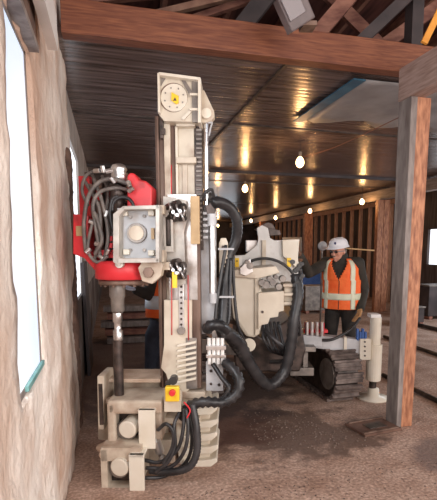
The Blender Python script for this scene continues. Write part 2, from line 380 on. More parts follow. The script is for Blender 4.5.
# ------------------------------------------------------------------ floor
mb = MB(); bm = mb.bm
NX, NY = 70, 120
def fx(i): return -0.7 + 10.2 * i / NX
def fy(j): return -4.2 + 31 * (j / NY) ** 1.3
vs = [[bm.verts.new((fx(i), fy(j), 0.012 * min(0, noise.noise(Vector((fx(i) * 1.3, fy(j) * 1.3, 0)))) )) for i in range(NX + 1)] for j in range(NY + 1)]
for j in range(NY):
    for i in range(NX):
        f = bm.faces.new((vs[j][i], vs[j][i + 1], vs[j + 1][i + 1], vs[j + 1][i])); f.smooth = True
bmesh.ops.translate(bm, verts=bm.verts, vec=(0, 0, 0))
me = bpy.data.meshes.new('floor'); bm.to_mesh(me); bm.free(); fl = bpy.data.objects.new('floor', me); COL.objects.link(fl)
me.materials.append(M['floor']); fl['kind'] = 'structure'

# ------------------------------------------------------------------ left wall, near part: lumpy whitewashed masonry with a window opening
W1 = (1.73, 2.38, 1.10, 2.58)        # window 1: y0, y1, z0, z1
def lump(y, z):
    v = Vector((y * 1.6, z * 1.1, 3.1)); return 0.030 * noise.noise(v) + 0.020 * noise.noise(v * 3.7) + 0.010 * noise.noise(v * 8)
mb = MB(); bm = mb.bm
ys = [-4.2 + 0.06 * i for i in range(int((4.55 + 4.2) / 0.06) + 1)]; zs = [0.06 * k for k in range(72)]
grid = {}
for a, y in enumerate(ys):
    for k, z in enumerate(zs):
        edge = 0.09 * noise.noise(Vector((z * 2.2, 0, 7))) if a == len(ys) - 1 else 0.0
        grid[a, k] = bm.verts.new((XW + lump(y, z), y + edge, z))
for a in range(len(ys) - 1):
    for k in range(len(zs) - 1):
        yc, zc = ys[a] + 0.03, zs[k] + 0.03
        if W1[0] < yc < W1[1] and W1[2] < zc < W1[3]: continue
        f = bm.faces.new((grid[a, k], grid[a + 1, k], grid[a + 1, k + 1], grid[a, k + 1])); f.smooth = True
# the thickness behind: every border edge goes back into the wall
ed = [e for e in bm.edges if len(e.link_faces) == 1]
g = bmesh.ops.extrude_edge_only(bm, edges=ed)
for v in g['geom']:
    if isinstance(v, bmesh.types.BMVert): v.co.x = XW - 0.30
wl = link('wall_left', mb, M['wall'], kind='structure')
mb = MB(); mb.box((XW - 0.34, 0.2, 2.13), (0.06, 8.8, 4.26)); link('wall_left_outer', mb, M['wallbrown'], kind='structure')
# window 1: film stapled to a frame
w1 = thing('window_1', 'window', 'window', (XW - 0.05, (W1[0] + W1[1]) / 2, W1[2]))
del w1['label']; del w1['category']; w1['kind'] = 'structure'
mb = MB(); mb.box((XW - 0.030, (W1[0] + W1[1]) / 2, (W1[2] + W1[3]) / 2), (0.012, W1[1] - W1[0] + 0.1, W1[3] - W1[2] + 0.1)); link('pane', mb, M['film'], w1)
mb = MB()
for yy in (W1[0] + 0.0, W1[1] - 0.0): mb.box((XW - 0.03, yy, (W1[2] + W1[3]) / 2), (0.02, 0.03, W1[3] - W1[2] + 0.06))
for zz in (W1[2], W1[3]): mb.box((XW - 0.03, (W1[0] + W1[1]) / 2, zz), (0.02, W1[1] - W1[0] + 0.06, 0.03))
link('window_frame', mb, M['greywood'], w1)
mb = MB(); mb.box((XW - 0.012, (W1[0] + W1[1]) / 2 + .1, W1[2] + 0.01), (0.014, 0.46, 0.022)); link('edge_tape', mb, mat('teal_tape', (.12, .30, .30), (.2, .42, .40), .5), w1)
# boards over the window
mb = MB(); mb.box((XW + 0.01, 0.95, 2.60), (0.06, 2.9, 0.03)); link('trim_1', mb, M['greywood'], kind='structure')
mb = MB(); mb.box((-0.255, 0.9, 2.80), (0.05, 3.55, 0.18)); link('trim_2', mb, M['white'], kind='structure')
mb = MB(); mb.box((XW + 0.02, 0.85, 2.70), (0.02, 3.1, 0.2)); link('trim_3', mb, M['wallbrown'], kind='structure')

# far part of the left wall, rough dark stone below shade-toned whitewash, with window 2
W2 = (4.75, 6.6, 1.08, 2.86)
mb = MB(); X2 = XW - 0.05
def wseg(y0, y1, z0, z1, th=0.25): mb.box((X2 - th / 2, (y0 + y1) / 2, (z0 + z1) / 2), (th, y1 - y0, z1 - z0))
wseg(4.45, 26.8, 0, W2[2])
link('wall_left_lower', mb, M['walldark'], kind='structure')
mb = MB(); wseg(4.45, W2[0], W2[2], 4.2); wseg(W2[0], W2[1], W2[3], 4.2); wseg(W2[1], 26.8, W2[2], 4.2)
link('wall_left_far', mb, M['wallfar'], kind='structure')
mb = MB(); mb.box((X2 - 0.04, (W2[0] + W2[1]) / 2, (W2[2] + W2[3]) / 2), (0.02, W2[1] - W2[0], W2[3] - W2[2])); link('window_2', mb, M['lightpane'], kind='structure')
mb = MB()
for k in range(44):
    z = 0.04 + k * 0.065; w = 0.05 + 0.05 * noise.noise(Vector((k * 0.4, 3, 1)))
    if z < 2.55: mb.ball((XW - 0.012, 4.36 + w * 0.3, z), 0.034 + w * .2, 0.09 + w, 0.06, u=8, v=6)
remesh(link('trim_4', mb, M['wallbrown'], kind='structure'), .015, 2)

# ------------------------------------------------------------------ ceiling, roof over the open bay, far and right walls
mb = MB(); mb.box((4.35, 15.4, CEIL + 0.05), (9.6, 22.9, 0.10)); link('ceiling', mb, M['ceil'], kind='structure')
mb = MB()
for y in (5.9, 10.7, 15.5): mb.box((4.3, y, CEIL - 0.006), (9.4, 0.03, 0.012))
mb.box((1.55, 7.1, CEIL - 0.006), (0.03, 6.4, 0.012)); link('trim_5', mb, M['darksteel'], kind='structure')
mb = MB(); mb.bar((4.35, -4.4, 5.6), (4.35, 9.4, 4.3), 9.9, 0.06); link('roof', mb, M['roofdeck'], kind='structure')
mb = MB(); mb.box((4.3, 9.3, 3.9), (9.6, 0.06, 1.3)); link('wall_attic', mb, M['dark'], kind='structure')
mb = MB(); mb.box((4.3, 26.8, 1.7), (9.6, 0.2, 3.4)); link('wall_back', mb, M['dark'], kind='structure')
mb = MB()
for y0, y1, z0, z1 in ((-4.2, 10.3, 0, 1.25), (-4.2, 10.3, 2.25, 5.3), (10.3, 10.5, 0, 3.4), (11.2, 26.8, 0, 3.4), (10.5, 11.2, 0, 1.25), (10.5, 11.2, 2.25, 3.4), (-4.2, 6.0, 1.25, 2.25), (8.0, 10.3, 1.25, 2.25)):
    mb.box((8.95, (y0 + y1) / 2, (z0 + z1) / 2), (0.15, y1 - y0, z1 - z0))
link('wall_right', mb, mat('brown_board_wall', (0.06, 0.042, 0.038), (0.13, 0.105, 0.098), 0.8, 0, 3, stretch=(1, 4, 0.4)), kind='structure')
for n, (y0, y1) in enumerate(((10.55, 11.15), (6.0, 8.0))):
    mb = MB(); mb.box((8.93, (y0 + y1) / 2, 1.75), (0.03, y1 - y0, 1.0)); link('window_%d' % (n + 3), mb, M['lightpane'], kind='structure')

# ------------------------------------------------------------------ timber frame
def single(name, mb, m, label, cat, group=None, bevel=0.0, rotz=0.0): return link(name, mb, m, None, bevel, rotz, label, cat, group)
mb = MB(); mb.bar((-0.30, 3.90, 3.425), (3.5, 3.78, 3.385), 0.13, 0.25)
single('timber_beam', mb, M['beamwood'], 'long reddish timber beam crossing overhead at the front edge of the dark ceiling', 'beam', bevel=0.006)
mb = MB(); mb.box((2.62, 0.9, 3.13), (0.16, 5.6, 0.28))
single('timber_header', mb, M['headwood'], 'grey brown header beam running forward from the top of the nearest post', 'beam', bevel=0.005)
p1 = thing('timber_post', 'nearest square timber post with one grey face and one orange face at right', 'post', (2.62, 3.62, 0))
mb = MB(); mb.hull([(2.605,3.53,0),(2.725,3.53,0),(2.725,3.70,0),(2.605,3.70,0)], [(2.62,3.53,2.99),(2.76,3.53,2.99),(2.76,3.70,2.99),(2.62,3.70,2.99)]); link('post_timber', mb, M['orangewood'], p1, 0.004)
mb = MB(); mb.hull([(2.555,3.525,0),(2.604,3.525,0),(2.604,3.705,0),(2.555,3.705,0)], [(2.555,3.525,2.99),(2.619,3.525,2.99),(2.619,3.705,2.99),(2.555,3.705,2.99)]); o = link('face_board', mb, M['greywood'], p1, 0.004); o['label'] = 'grey weathered face board'
def bpost(px, Y, X, w, label):
    t = thing('timber_post', label, 'post', (X, Y, 0))
    mb = MB()
    for k in (-1, 1): mb.box((X + k * w / 4, Y, 1.49), (w / 2 - 0.01, 0.14, 2.98))
    link('post_timber', mb, M['orangewood'], t, 0.004)
    return t
bpost(379, 10.7, 7.02, 0.36, 'wide reddish timber post standing behind the white jack leg and the worker')
bpost(322, 15.4, 7.02, 0.34, 'distant reddish timber post rising behind the round lamp left of the hard hat')
bpost(300, 20.5, 7.02, 0.30, 'farthest timber post, beyond the white doorway frame')
mb = MB(); mb.box((7.02, 14.6, 3.115), (0.18, 23.6, 0.25))
single('timber_header', mb, mat('pale_header_timber', (0.26, 0.21, 0.18), (0.40, 0.33, 0.29), 0.7, 0, 6, stretch=(5, 0.5, 5)), 'pale grey header beam along the right row of lit bulbs', 'beam', bevel=0.005)
mb = MB(); mb.box((8.55, 12.0 + 14.0 / 2, 3.16), (0.14, 14.6, 0.14)); single('top_plate', mb, M['studwood'], 'long timber plate across the tops of the wall studs at right', 'timber plate')
stud = None
for k in range(24):
    y = 11.95 + 0.6 * k
    if stud is None:
        mb = MB(); mb.box((8.55, y, 1.545), (0.12, 0.06, 3.09))
        stud = single('wall_stud', mb, M['studwood'], 'upright timber stud of the open framed wall behind the worker', 'wall stud', 'studs of the open framed wall')
    else:
        c = stud.copy(); COL.objects.link(c); c.location.y = y
# white doorway frame in the framed wall
t = thing('door_frame', 'small white door frame standing in the framed wall beyond the worker', 'door frame', (7.7, 17.9, 0))
a = P(305, 266, 18.5); b = P(320, 266, 18.5)
ca, cb = CW(a), CW(b)
mb = MB()
mb.bar((7.35, 18.6, 0), (7.35, 18.6, 2.12), 0.1, 0.1); mb.bar((7.95, 18.2, 0), (7.95, 18.2, 2.12), 0.1, 0.1); mb.bar((7.30, 18.63, 2.16), (8.0, 18.17, 2.16), 0.1, 0.1)
link('door_casing', mb, M['white'], t); mb = MB(); mb.bar((7.4, 18.62, 1.06), (7.9, 18.28, 1.06), 0.03, 2.1); link('door_leaf', mb, M['dark'], t)

# roof timbers over the open bay
def roofz(y): return 5.6 - 1.3 * (y + 4.4) / 13.8
for k in range(12):
    x = -0.05 + 0.75 * k; mb = MB(); mb.bar((x, -4.2, roofz(-4.2) - 0.12), (x, 9.2, roofz(9.2) - 0.12), 0.05, 0.17)
    single('roof_rafter', mb, M['trusswood'], 'dark rafter under the roof deck above the red beam', 'rafter', 'rafters under the roof deck')
for k, (x0, y0, x1, y1, D, w, mt, lab) in enumerate((
        (60, 4, 170, -6, 4.7, .05, 'trusswood', 'thin roof brace at the upper left above the red beam'), (150, 16, 225, -2, 4.6, .06, 'studdim', 'pale thin roof brace above the crown of the mast'),
        (196, 18, 262, -4, 4.8, .06, 'trusswood', 'thin roof brace just right of the crown of the mast'), (243, 26, 268, -6, 4.5, .16, 'dark', 'broad black brace left of the box floodlight'),
        (318, 34, 352, -6, 4.6, .14, 'trusswood', 'broad brown brace right of the box floodlight'), (372, 38, 330, -4, 4.9, .12, 'trusswood', 'brown brace leaning left between floodlight and hanger'),
        (362, 40, 402, 2, 4.4, .10, 'dark', 'black brace leaning right beside the hanger'), (388, 42, 430, 12, 5.0, .12, 'trusswood', 'brown brace behind the black hanger'))):
    a = P(x0, y0, D); b = P(x1, y1, D); d = (a - b).normalized(); a = a + d * 0.35; b = b - d * 0.35
    b.z = min(b.z, 4.85)
    mb = MB(); mb.bar(CW(a), CW(b), .06, w); single('roof_brace', mb, M[mt], lab, 'brace', 'roof braces')
mb = MB(); a = G(413, 45, 3.6); c_ = CW(P(414, 22, 4.55)); mb.box((c_.x, c_.y, 4.05), (0.12, 0.12, 1.1)); single('hanger_post', mb, M['dark'], 'short black upright over the right end of the red beam', 'post')
mb = MB(); mb.bar(CW(P(424, 43, 3.75)), CW(P(441, 8, 3.75)), 0.03, 0.05); single('orange_strut', mb, M['orangelamp'], 'thin orange diagonal strut over the right end of the red beam', 'strut')
# grey box light on the beam
q = Matrix.Rotation(-0.55, 3, 'Y') @ Matrix.Rotation(0.3, 3, 'X')
t = thing('box_floodlight', 'tilted grey box floodlight fixed high over the red beam', 'floodlight', P(294, 12, 3.55), -PSI)
c = P(294, 10, 3.55)
mb = MB(); mb.box(c, (0.20, 0.14, 0.24), q); link('housing', mb, mat('grey_lamp_housing', (0.11, 0.085, 0.085), (0.18, 0.14, 0.14), 0.5), t, 0.01)
mb = MB(); mb.box(c + q @ Vector((-0.02, -0.08, 0.02)), (0.13, 0.02, 0.15), q); link('lamp_face', mb, mat('lamp_face_grey', (0.24, 0.21, 0.22), None, 0.4), t, 0.004)
mb = MB(); mb.bar(c + q @ Vector((0, 0, -0.12)), c + q @ Vector((0.09, 0, -0.17)), 0.12, 0.03); o = link('lamp_bracket', mb, M['brownsteel'], t)
mb = MB(); mb.bar(c + Vector((0.02, 0.05, 0.08)), c + Vector((0.10, 0.15, 0.62)), 0.03, 0.03); link('lamp_arm', mb, M['darksteel'], t)

# grey sheeting under the ceiling at right
c0 = G(303, 119, CEIL - 0.03); c1 = G(363, 75, CEIL - 0.03)
t = thing('plastic_sheeting', 'grey plastic sheet with a blue edge fastened under the ceiling at right', 'plastic sheet', (c0.x + 1, c0.y, CEIL - 0.03))
xl = (c0.x + c1.x) / 2
mb = MB(); bm = mb.bm
n1, n2 = 16, 14; V = [[bm.verts.new((xl + 0.05 + (2.9 - 0.0) * i / n1, 4.02 + (c0.y - 4.02 + 0.15 * math.sin(i * 1.3) * (j == n2)) * j / n2, CEIL - 0.028 + 0.012 * noise.noise(Vector((i * .5, j * .5, 2))))) for j in range(n2 + 1)] for i in range(n1 + 1)]
for i in range(n1):
    for j in range(n2):
        f = bm.faces.new((V[i][j], V[i + 1][j], V[i + 1][j + 1], V[i][j + 1])); f.smooth = True
g = bmesh.ops.extrude_face_region(bm, geom=bm.faces[:]); bmesh.ops.translate(bm, verts=[v for v in g['geom'] if isinstance(v, bmesh.types.BMVert)], vec=(0, 0, 0.01))
link('sheet', mb, M['sheet'], t)
mb = MB(); mb.box((xl, (4.0 + c0.y + 0.1) / 2, CEIL - 0.035), (0.13, c0.y + 0.1 - 4.0, 0.012)); o = link('edge_strip', mb, M['blue'], t); o['label'] = 'blue edge strip'

# ------------------------------------------------------------------ bulbs
def bulb(loc, label, power=10):
    x, y, z = loc
    t = thing('hanging_bulb', label, 'light bulb', (x, y, z), 0, 'lit bulbs under the ceiling')
    mb = MB(); mb.lathe([(0.012, 0.05), (0.035, 0.03), (0.058, -0.01), (0.062, -0.05), (0.045, -0.09), (0.012, -0.11)], (x, y, z), 16); link('bulb_glass', mb, M['bulb'], t)
    mb = MB(); mb.cyl((x, y, z + 0.045), (x, y, z + 0.12), 0.024, n=12); link('socket', mb, M['socket'], t)
    mb = MB(); mb.cyl((x, y, z + 0.11), (x, y, CEIL + 0.003), 0.006, n=8); link('cord', mb, M['rubber'], t)
    l = bpy.data.lights.new('bulb_light', 'POINT'); l.energy = power; l.color = (1.0, 0.52, 0.20); l.shadow_soft_size = 0.06
    o = bpy.data.objects.new('bulb_light', l); COL.objects.link(o); o.location = (0, 0, -0.16); o.parent = t
for (px, py, dz), lab in zip(((300, 160, 3.02), (245, 187, 3.02), (251, 220, 3.05), (218, 225, 3.05), (362, 200.5, 3.0), (310, 210, 3.0), (275.5, 217, 3.0)),
        ('largest lit bulb, hanging from the ceiling above the cream yoke of the rig', 'lit bulb hanging just right of the chrome rod of the mast',
         'small lit bulb far back above the middle of the rig body', 'faint lit bulb far back beside the black hose arch',
         'lit bulb at the pale header, right above the worker', 'lit bulb at the pale header, left of the worker', 'small lit bulb at the far end of the pale header')):
    bulb(tuple(G(px, py, dz)), lab, 13 if dz == 3.02 else 12)
bulb((2.9, 12.3, 3.02), 'lit bulb behind the mast, third in the left row')
mb = MB(); mb.tube([G(303, 157, 3.12), G(330, 149, 3.13), G(360, 136, 3.17), G(402, 116, 3.24)], 0.005, m=6)
single('festoon_cable', mb, M['beamwood'], 'thin orange cable strung from the largest bulb towards the right post', 'cable')


# ================================================================== DRILLING RIG (turned with its mast towards the viewer)
RIG = thing('drilling_rig', 'cream and red crawler drilling rig with tall mast and black hoses', 'drilling rig', (0.1, 3.9, 0), -PSI)
def R_(name, mb, m, parent=RIG, bevel=0.003, label=None):
    if name in SPLIT:
        parts = []
        for comp in sorted(islands(mb.bm), key=lambda c: min(v.index for v in c)):
            ix = {}; nb = MB()
            for v in comp: ix[v] = nb.bm.verts.new(v.co)
            for f in {f for v in comp for f in v.link_faces}:
                g = nb.bm.faces.new([ix[v] for v in f.verts]); g.smooth = f.smooth
            parts.append(link(name, nb, m, parent, bevel, label=label))
        mb.bm.free(); return parts[0]
    return link(name, mb, m, parent, bevel, label=label)
# --- feed mast
mb = MB(); mb.pb(176, 118, 195, 300, 3.47, 0.10)
mb.pb(176, 157, 196, 163, 3.40, 0.12); mb.pb(176, 119, 195, 126, 3.40, 0.12); mb.pb(182.5, 163, 187.5, 200, 3.455, 0.03)
mast = R_('mast', mb, M['cream'])
mb = MB(); mb.pb(166, 118, 172, 392, 3.42, 0.16); R_('front_flange', mb, M['cream_d'], mast)
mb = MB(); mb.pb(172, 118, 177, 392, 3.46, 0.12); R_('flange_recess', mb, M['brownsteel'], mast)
mb = MB(); mb.pb(175.5, 126, 178, 200, 3.44, 0.06); R_('inner_flange', mb, M['cream_l'], mast)
mb = MB(); mb.pb(157.5, 116, 166, 388, 3.46, 0.14); mb.pb(159, 116, 161, 388, 3.43, 0.03); R_('left_rail', mb, M['brownsteel'], mast, label='brown steel rail')
mb = MB(); mb.pb(195, 120, 203, 250, 3.46, 0.12)
R_('chain_channel', mb, M['darksteel'], mast)
mb = MB()
for k in range(26): mb.pb(196, 124 + k * 4.6, 202, 126.2 + k * 4.6, 3.445, 0.02)
R_('feed_chain', mb, M['greysteel'], mast)
mb = MB(); mb.pb(168, 194, 197, 300, 3.36, 0.04); R_('wear_plate', mb, M['wear'], mast, label='bright steel plate')
mb = MB(); mb.pb(190.5, 196, 199.5, 244, 3.31, 0.06); R_('tan_plate', mb, M['tan'], mast, label='tan plate')
mb = MB(); mb.pb(190.5, 244, 200.5, 388, 3.37, 0.10); R_('right_rail', mb, M['brownsteel'], mast)
mb = MB(); mb.poly([(164, 300), (192, 300), (192, 386), (186, 393), (172, 394), (166, 374), (161, 368), (164, 345)], 3.34, 0.05)
R_('lower_plate', mb, M['cream'], mast)
mb = MB()
for k in range(8): mb.poly([(177, 345 + k * 5.2), (196, 341 + k * 5.2), (196, 343.4 + k * 5.2), (177, 347.4 + k * 5.2)], 3.31, 0.04)
R_('louvre', mb, M['cream_l'], mast)
mb = MB(); mb.pb(186, 338, 197, 389, 3.335, 0.01); R_('louvre_backing', mb, M['greysteel'], mast)
mb = MB(); mb.ptube([(171.2, 165, 3.39), (171.6, 250, 3.33), (171.8, 335, 3.33)], 0.004, m=6); mb.ptube([(188, 275, 3.33), (188.5, 340, 3.33)], 0.004, m=6); R_('red_line', mb, M['red'], mast, 0)
mb = MB(); mb.pb(178.5, 272, 184, 328, 3.33, 0.02); R_('perforated_strip', mb, M['steel'], mast)
mb = MB()
for k in range(10): mb.disc(181.2, 276 + k * 5.4, 3.322, 0.009, 0.02, 10)
R_('perforation', mb, M['darksteel'], mast, 0)
mb = MB(); mb.disc(181, 331, 3.31, 0.03, 0.05, 12); R_('strip_end', mb, M['greysteel'], mast)
# --- crown
mb = MB(); mb.poly([(157.5, 74), (161, 72.5), (199.5, 78), (200, 122), (164, 121), (158, 113)], 3.34, 0.15)
crown = R_('crown_head', mb, M['cream'])
mb = MB(); mb.poly([(159, 71.8), (200.5, 77.2), (200.5, 80), (159, 74.8)], 3.28, 0.22); mb.poly([(197.8, 78), (200.8, 78), (200.8, 122.5), (197.8, 122.5)], 3.28, 0.2)
mb.poly([(157.2, 73), (159.4, 72), (160, 113), (157.8, 112)], 3.29, 0.2); R_('crown_rim', mb, M['cream_l'], crown)
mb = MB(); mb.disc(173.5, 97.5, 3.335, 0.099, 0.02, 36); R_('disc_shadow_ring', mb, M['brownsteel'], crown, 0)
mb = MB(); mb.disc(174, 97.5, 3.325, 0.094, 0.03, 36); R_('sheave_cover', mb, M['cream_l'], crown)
mb = MB()
for k in range(8):
    c = P(174, 97.5, 3.318) + Vector((math.cos(k * PI / 4 + .3) * 0.068, 0, math.sin(k * PI / 4 + .3) * 0.068)); mb.cyl(c + Vector((0, .02, 0)), c, 0.005, n=8)
R_('bolt', mb, M['greysteel'], crown, 0)
mb = MB(); mb.poly([(171.5, 92), (178.5, 96), (178.5, 103), (172, 100)][:3] + [(176, 104), (171.2, 100)], 3.312, 0.012); mb.disc(174.2, 98.5, 3.31, 0.018, 0.01, 14)
R_('warning_label', mb, M['yellow'], crown, 0, label='yellow warning triangle')
mb = MB(); mb.poly([(175, 97), (176.6, 100.6), (173, 100.6)], 3.3055, 0.004); R_('warning_mark', mb, M['darksteel'], crown, 0)
mb = MB(); mb.poly([(181, 79.5), (185, 80), (193, 93), (189.5, 95)], 3.33, 0.02); mb.poly([(160, 79), (166, 76), (165, 79), (160.5, 86)], 3.33, 0.02); R_('cutout', mb, M['greysteel'], crown, 0)
mb = MB(); mb.pb(192, 79.5, 197.8, 122, 3.325, 0.03); R_('side_plate', mb, M['greysteel'], crown)
mb = MB()
for y in (94, 109): mb.pb(189.5, y - 1.2, 198, y + 1.2, 3.30, 0.03)
mb.poly([(181, 118), (192, 107), (193.5, 109), (184, 120)], 3.32, 0.02); R_('crown_rib', mb, M['cream_l'], crown)
mb = MB(); mb.poly([(200, 90), (204, 90), (206.5, 95), (214, 111), (214.5, 117), (211, 121), (205, 122.5), (200, 122.5)], 3.38, 0.07)
ear = R_('cylinder_lug', mb, M['cream'], crown)
mb = MB(); mb.disc(206.3, 113, 3.36, 0.037, 0.04); R_('pivot_pin', mb, M['cream_l'], crown)
mb = MB(); mb.poly([(159, 120), (163, 120), (163, 138), (160, 138)], 3.38, 0.05); mb.pb(161, 128, 165, 134, 3.36, 0.03); R_('side_bracket', mb, M['darksteel'], crown)
# --- feed cylinder at right of the mast
mb = MB(); mb.cyl(P(206.3, 122, 3.42), P(206.8, 205, 3.42), 0.019); cyl_ = R_('feed_cylinder_rod', mb, M['chrome'], bevel=0)
mb = MB(); mb.ptube([(208, 123, 3.40), (212, 122.5, 3.4), (210.5, 128, 3.4), (209, 136, 3.4)], 0.006, m=6); R_('cable_end', mb, M['palegrey'], bevel=0)
mb = MB(); mb.pb(201, 205, 216, 334, 3.50, 0.10); mb.pb(199.5, 206, 203, 240, 3.47, 0.05); R_('side_channel', mb, M['palegrey'], mast)
mb = MB(); mb.cyl(P(212, 222, 3.45), P(212.5, 296, 3.45), 0.026); R_('feed_cylinder_barrel', mb, M['steel'], bevel=0)
mb = MB(); mb.cyl(P(212, 214, 3.44), P(212, 226, 3.44), 0.036); mb.cyl(P(213, 293, 3.45), P(213, 303, 3.45), 0.03)
for k in range(5): mb.pb(203, 212 + k * 6, 208, 214.5 + k * 6, 3.43, 0.02)
R_('cylinder_gland', mb, M['palegrey'], bevel=0)
mb = MB(); mb.poly([(204, 190), (214, 194), (217, 206), (213, 216), (207, 214), (205, 204)], 3.42, 0.06); R_('valve_block', mb, M['darksteel'])
mb = MB(); mb.poly([(219, 243), (221, 238), (226, 238), (228, 243), (227.5, 345), (220, 345)], 3.56, 0.03)
g_ = R_('hose_guide_plate', mb, M['cream'])
mb = MB(); mb.disc(223, 247, 3.55, 0.012, 0.02, 10); mb.disc(224, 272, 3.55, 0.01, 0.02, 10); mb.disc(224, 300, 3.55, 0.01, 0.02, 10); R_('guide_hole', mb, M['darksteel'], bevel=0)
# --- rollers on the mast
def cluster(cy):
    mb = MB()
    for k, (dx, dy, r) in enumerate(((-6, -5, .026), (0, -7, .03), (5, -4, .028), (-3, 1, .03), (4, 2, .034), (0, 6, .03), (6, 7, .02), (-6, 5, .022))):
        p = P(176 + dx, cy + dy, 3.25); mb.cyl(p + Vector((-.02, 0.02, 0)), p + Vector((.025, -.02, 0.006)), r, n=12)
    o = R_('roller_cluster', mb, M['darksteel'], mast, 0.002)
    mb = MB()
    for k in range(7):
        p = P(169 + k * 2.4, cy - 9 + (k % 3) * 3 + k * 0.6, 3.215); mb.tube([p, p + Vector((0.01, -0.015, -0.03)), p + Vector((0.02 * (k % 2), 0, -0.06))], 0.007, m=6)
    for dx, dy in ((-3, 0), (1, 3), (4, -1)): mb.disc(176 + dx, cy + dy, 3.19, 0.012, 0.04, 10)
    R_('roller_pin', mb, M['steel'], o, 0)
    return o
cluster(212); cluster(270)
mb = MB(); mb.poly([(163, 196), (186, 200), (187, 220), (184, 232), (185, 262), (186, 284), (176, 286), (163, 262)], 3.30, 0.03)
R_('roller_carriage', mb, M['cradle'], mast)
mb = MB(); mb.pb(165.5, 217, 170.5, 246, 3.255, 0.03); R_('oval_slot', mb, M['darksteel'], mast, 0.012)
mb = MB()
for a in ((163, 212, 165.5, 252), (170.5, 212, 173, 252), (163, 210, 173, 217), (163, 246, 173, 252)): mb.pb(*a, 3.24, 0.05)
R_('slot_frame', mb, M['cradle'], mast, 0.004)
mb = MB(); mb.pb(172, 272, 177, 288, 3.20, 0.02); R_('yellow_tag', mb, M['yellow'], mast, label='yellow tag')
# --- cradle box with the round cover
mb = MB()
mb.pb(118, 208, 156, 260, 3.16, 0.02)
crb = R_('cradle_box', mb, M['palegrey'], label='open cream box with a grey back')
mb = MB()
mb.poly([(123, 206), (158.5, 205), (159.5, 209), (124, 209.5)], 3.02, 0.16); mb.poly([(155.5, 205), (159.5, 205), (159, 262), (155.5, 262)], 3.02, 0.16)
mb.poly([(118, 258.5), (159, 258), (159, 262.5), (118, 263)], 3.02, 0.16)
mb.poly([(113, 214), (123, 206), (124.5, 209.5), (119, 216), (119, 256), (123, 262), (119, 266), (113, 262)], 3.04, 0.14); mb.disc(119, 264, 3.05, 0.028, 0.05)
R_('cradle_flange', mb, M['cradle'], crb)
mb = MB(); mb.disc(136.5, 233, 3.13, 0.068, 0.035, 30); R_('cover_rim', mb, M['greysteel'], crb, 0.003)
mb = MB(); mb.disc(136, 233, 3.12, 0.052, 0.03, 30); R_('round_cover', mb, M['cream_d'], crb, 0.004)
for x, y in ((151, 213), (151, 253), (124, 213), (126, 252)):
    mb = MB(); mb.pb(x - 3.2, y - 2.8, x + 3.2, y + 2.8, 3.12, 0.05); R_('corner_pad', mb, M['cream_l'], crb, 0.006)
mb = MB()
for x, y in ((144, 216), (144, 250), (130, 217), (130, 250), (120.5, 222), (120.5, 246)): mb.disc(x, y, 3.14, 0.012, 0.03, 10)
R_('bolt', mb, M['greysteel'], crb, 0)
mb = MB(); mb.pb(151, 228, 154, 239, 3.13, 0.03); R_('makers_plate', mb, M['tan'], crb, 0)
mb = MB(); mb.poly([(138, 268), (143, 260), (155, 259), (163, 264), (161, 276), (152, 284), (142, 281)], 3.10, 0.10); lug = R_('pivot_lug', mb, M['cream_d'])
mb = MB(); mb.disc(148, 272.5, 3.07, 0.038, 0.05, 6); R_('pivot_nut', mb, M['brownsteel'], lug)
mb = MB(); mb.pb(150, 262, 170, 270, 3.20, 0.10); mb.pb(156, 205, 164, 214, 3.14, 0.14); mb.pb(156, 250, 164, 262, 3.14, 0.14); R_('cradle_arm', mb, M['cream_d'])
# --- red rotary head
mb = MB(); mb.pb(79, 176, 90, 216, 3.44, 0.10)
rot = R_('rotary_head', mb, M['red'], label='red hydraulic rotary head')
mb = MB(); mb.poly([(73, 214), (88, 215), (88, 250), (97, 262), (112, 266), (112, 273), (96, 272), (84, 258), (73, 254)], 3.30, 0.16)
R_('side_guard', mb, M['red'], rot, 0.006)
mb = MB(); mb.pb(76, 226, 83, 236, 3.293, 0.01); R_('worn_label', mb, M['tan'], rot, 0)
mb = MB(); mb.poly([(127, 176), (129.5, 172.5), (134, 173), (138, 179), (146, 181), (152, 187), (152, 208), (127, 208)], 3.28, 0.20); R_('motor_cover', mb, M['red'], rot, 0.012)
mb = MB(); c = P(124, 270, 3.32); mb.lathe([(0.06, 0.07), (0.19, 0.065), (0.205, 0.04), (0.205, -0.055), (0.19, -0.065), (0.06, -0.07)], c, 36); R_('gearbox', mb, M['red'], rot, 0)
mb = MB(); mb.lathe([(0.12, 0.0), (0.185, 0), (0.185, -0.03), (0.12, -0.03)], c + Vector((0, 0, -0.07)), 36)
for k in range(14):
    a = k * PI / 7; mb.cyl(c + Vector((math.cos(a) * .165, math.sin(a) * .165, -.095)), c + Vector((math.cos(a) * .165, math.sin(a) * .165, -.115)), .012, n=6)
R_('gearbox_flange', mb, M['brownsteel'], rot, 0)
mb = MB(); c = P(118, 215, 3.34); mb.lathe([(0.05, .22), (0.062, .20), (0.062, .12), (0.05, .11), (0.05, .05), (0.066, .04), (0.066, -.06), (0.05, -.07), (0.05, -.2), (0.075, -.21), (0.075, -.28), (0.05, -.29)], c, 20)
R_('hydraulic_motor', mb, M['darksteel'], rot, 0)
mb = MB(); c = P(119, 176, 3.32); mb.lathe([(0.035, -0.05), (0.055, -0.03), (0.06, 0.0), (0.05, 0.03), (0.06, 0.045), (0.045, 0.075), (0.02, 0.085)], c, 18); R_('swivel_cap', mb, M['steel'], rot, 0)
mb = MB()
for k in range(3): mb.pb(106, 236 + k * 7, 112, 241 + k * 7, 3.24, 0.04)
mb.pb(97, 250, 113, 258, 3.26, 0.08); R_('red_fitting', mb, M['red'], rot, 0.003)
mb = MB()
for k in range(11):
    x = 90 + (k * 37 % 38); y = 186 + (k * 53 % 66); mb.disc(x, y, 3.38, 0.018, 0.1, 10)
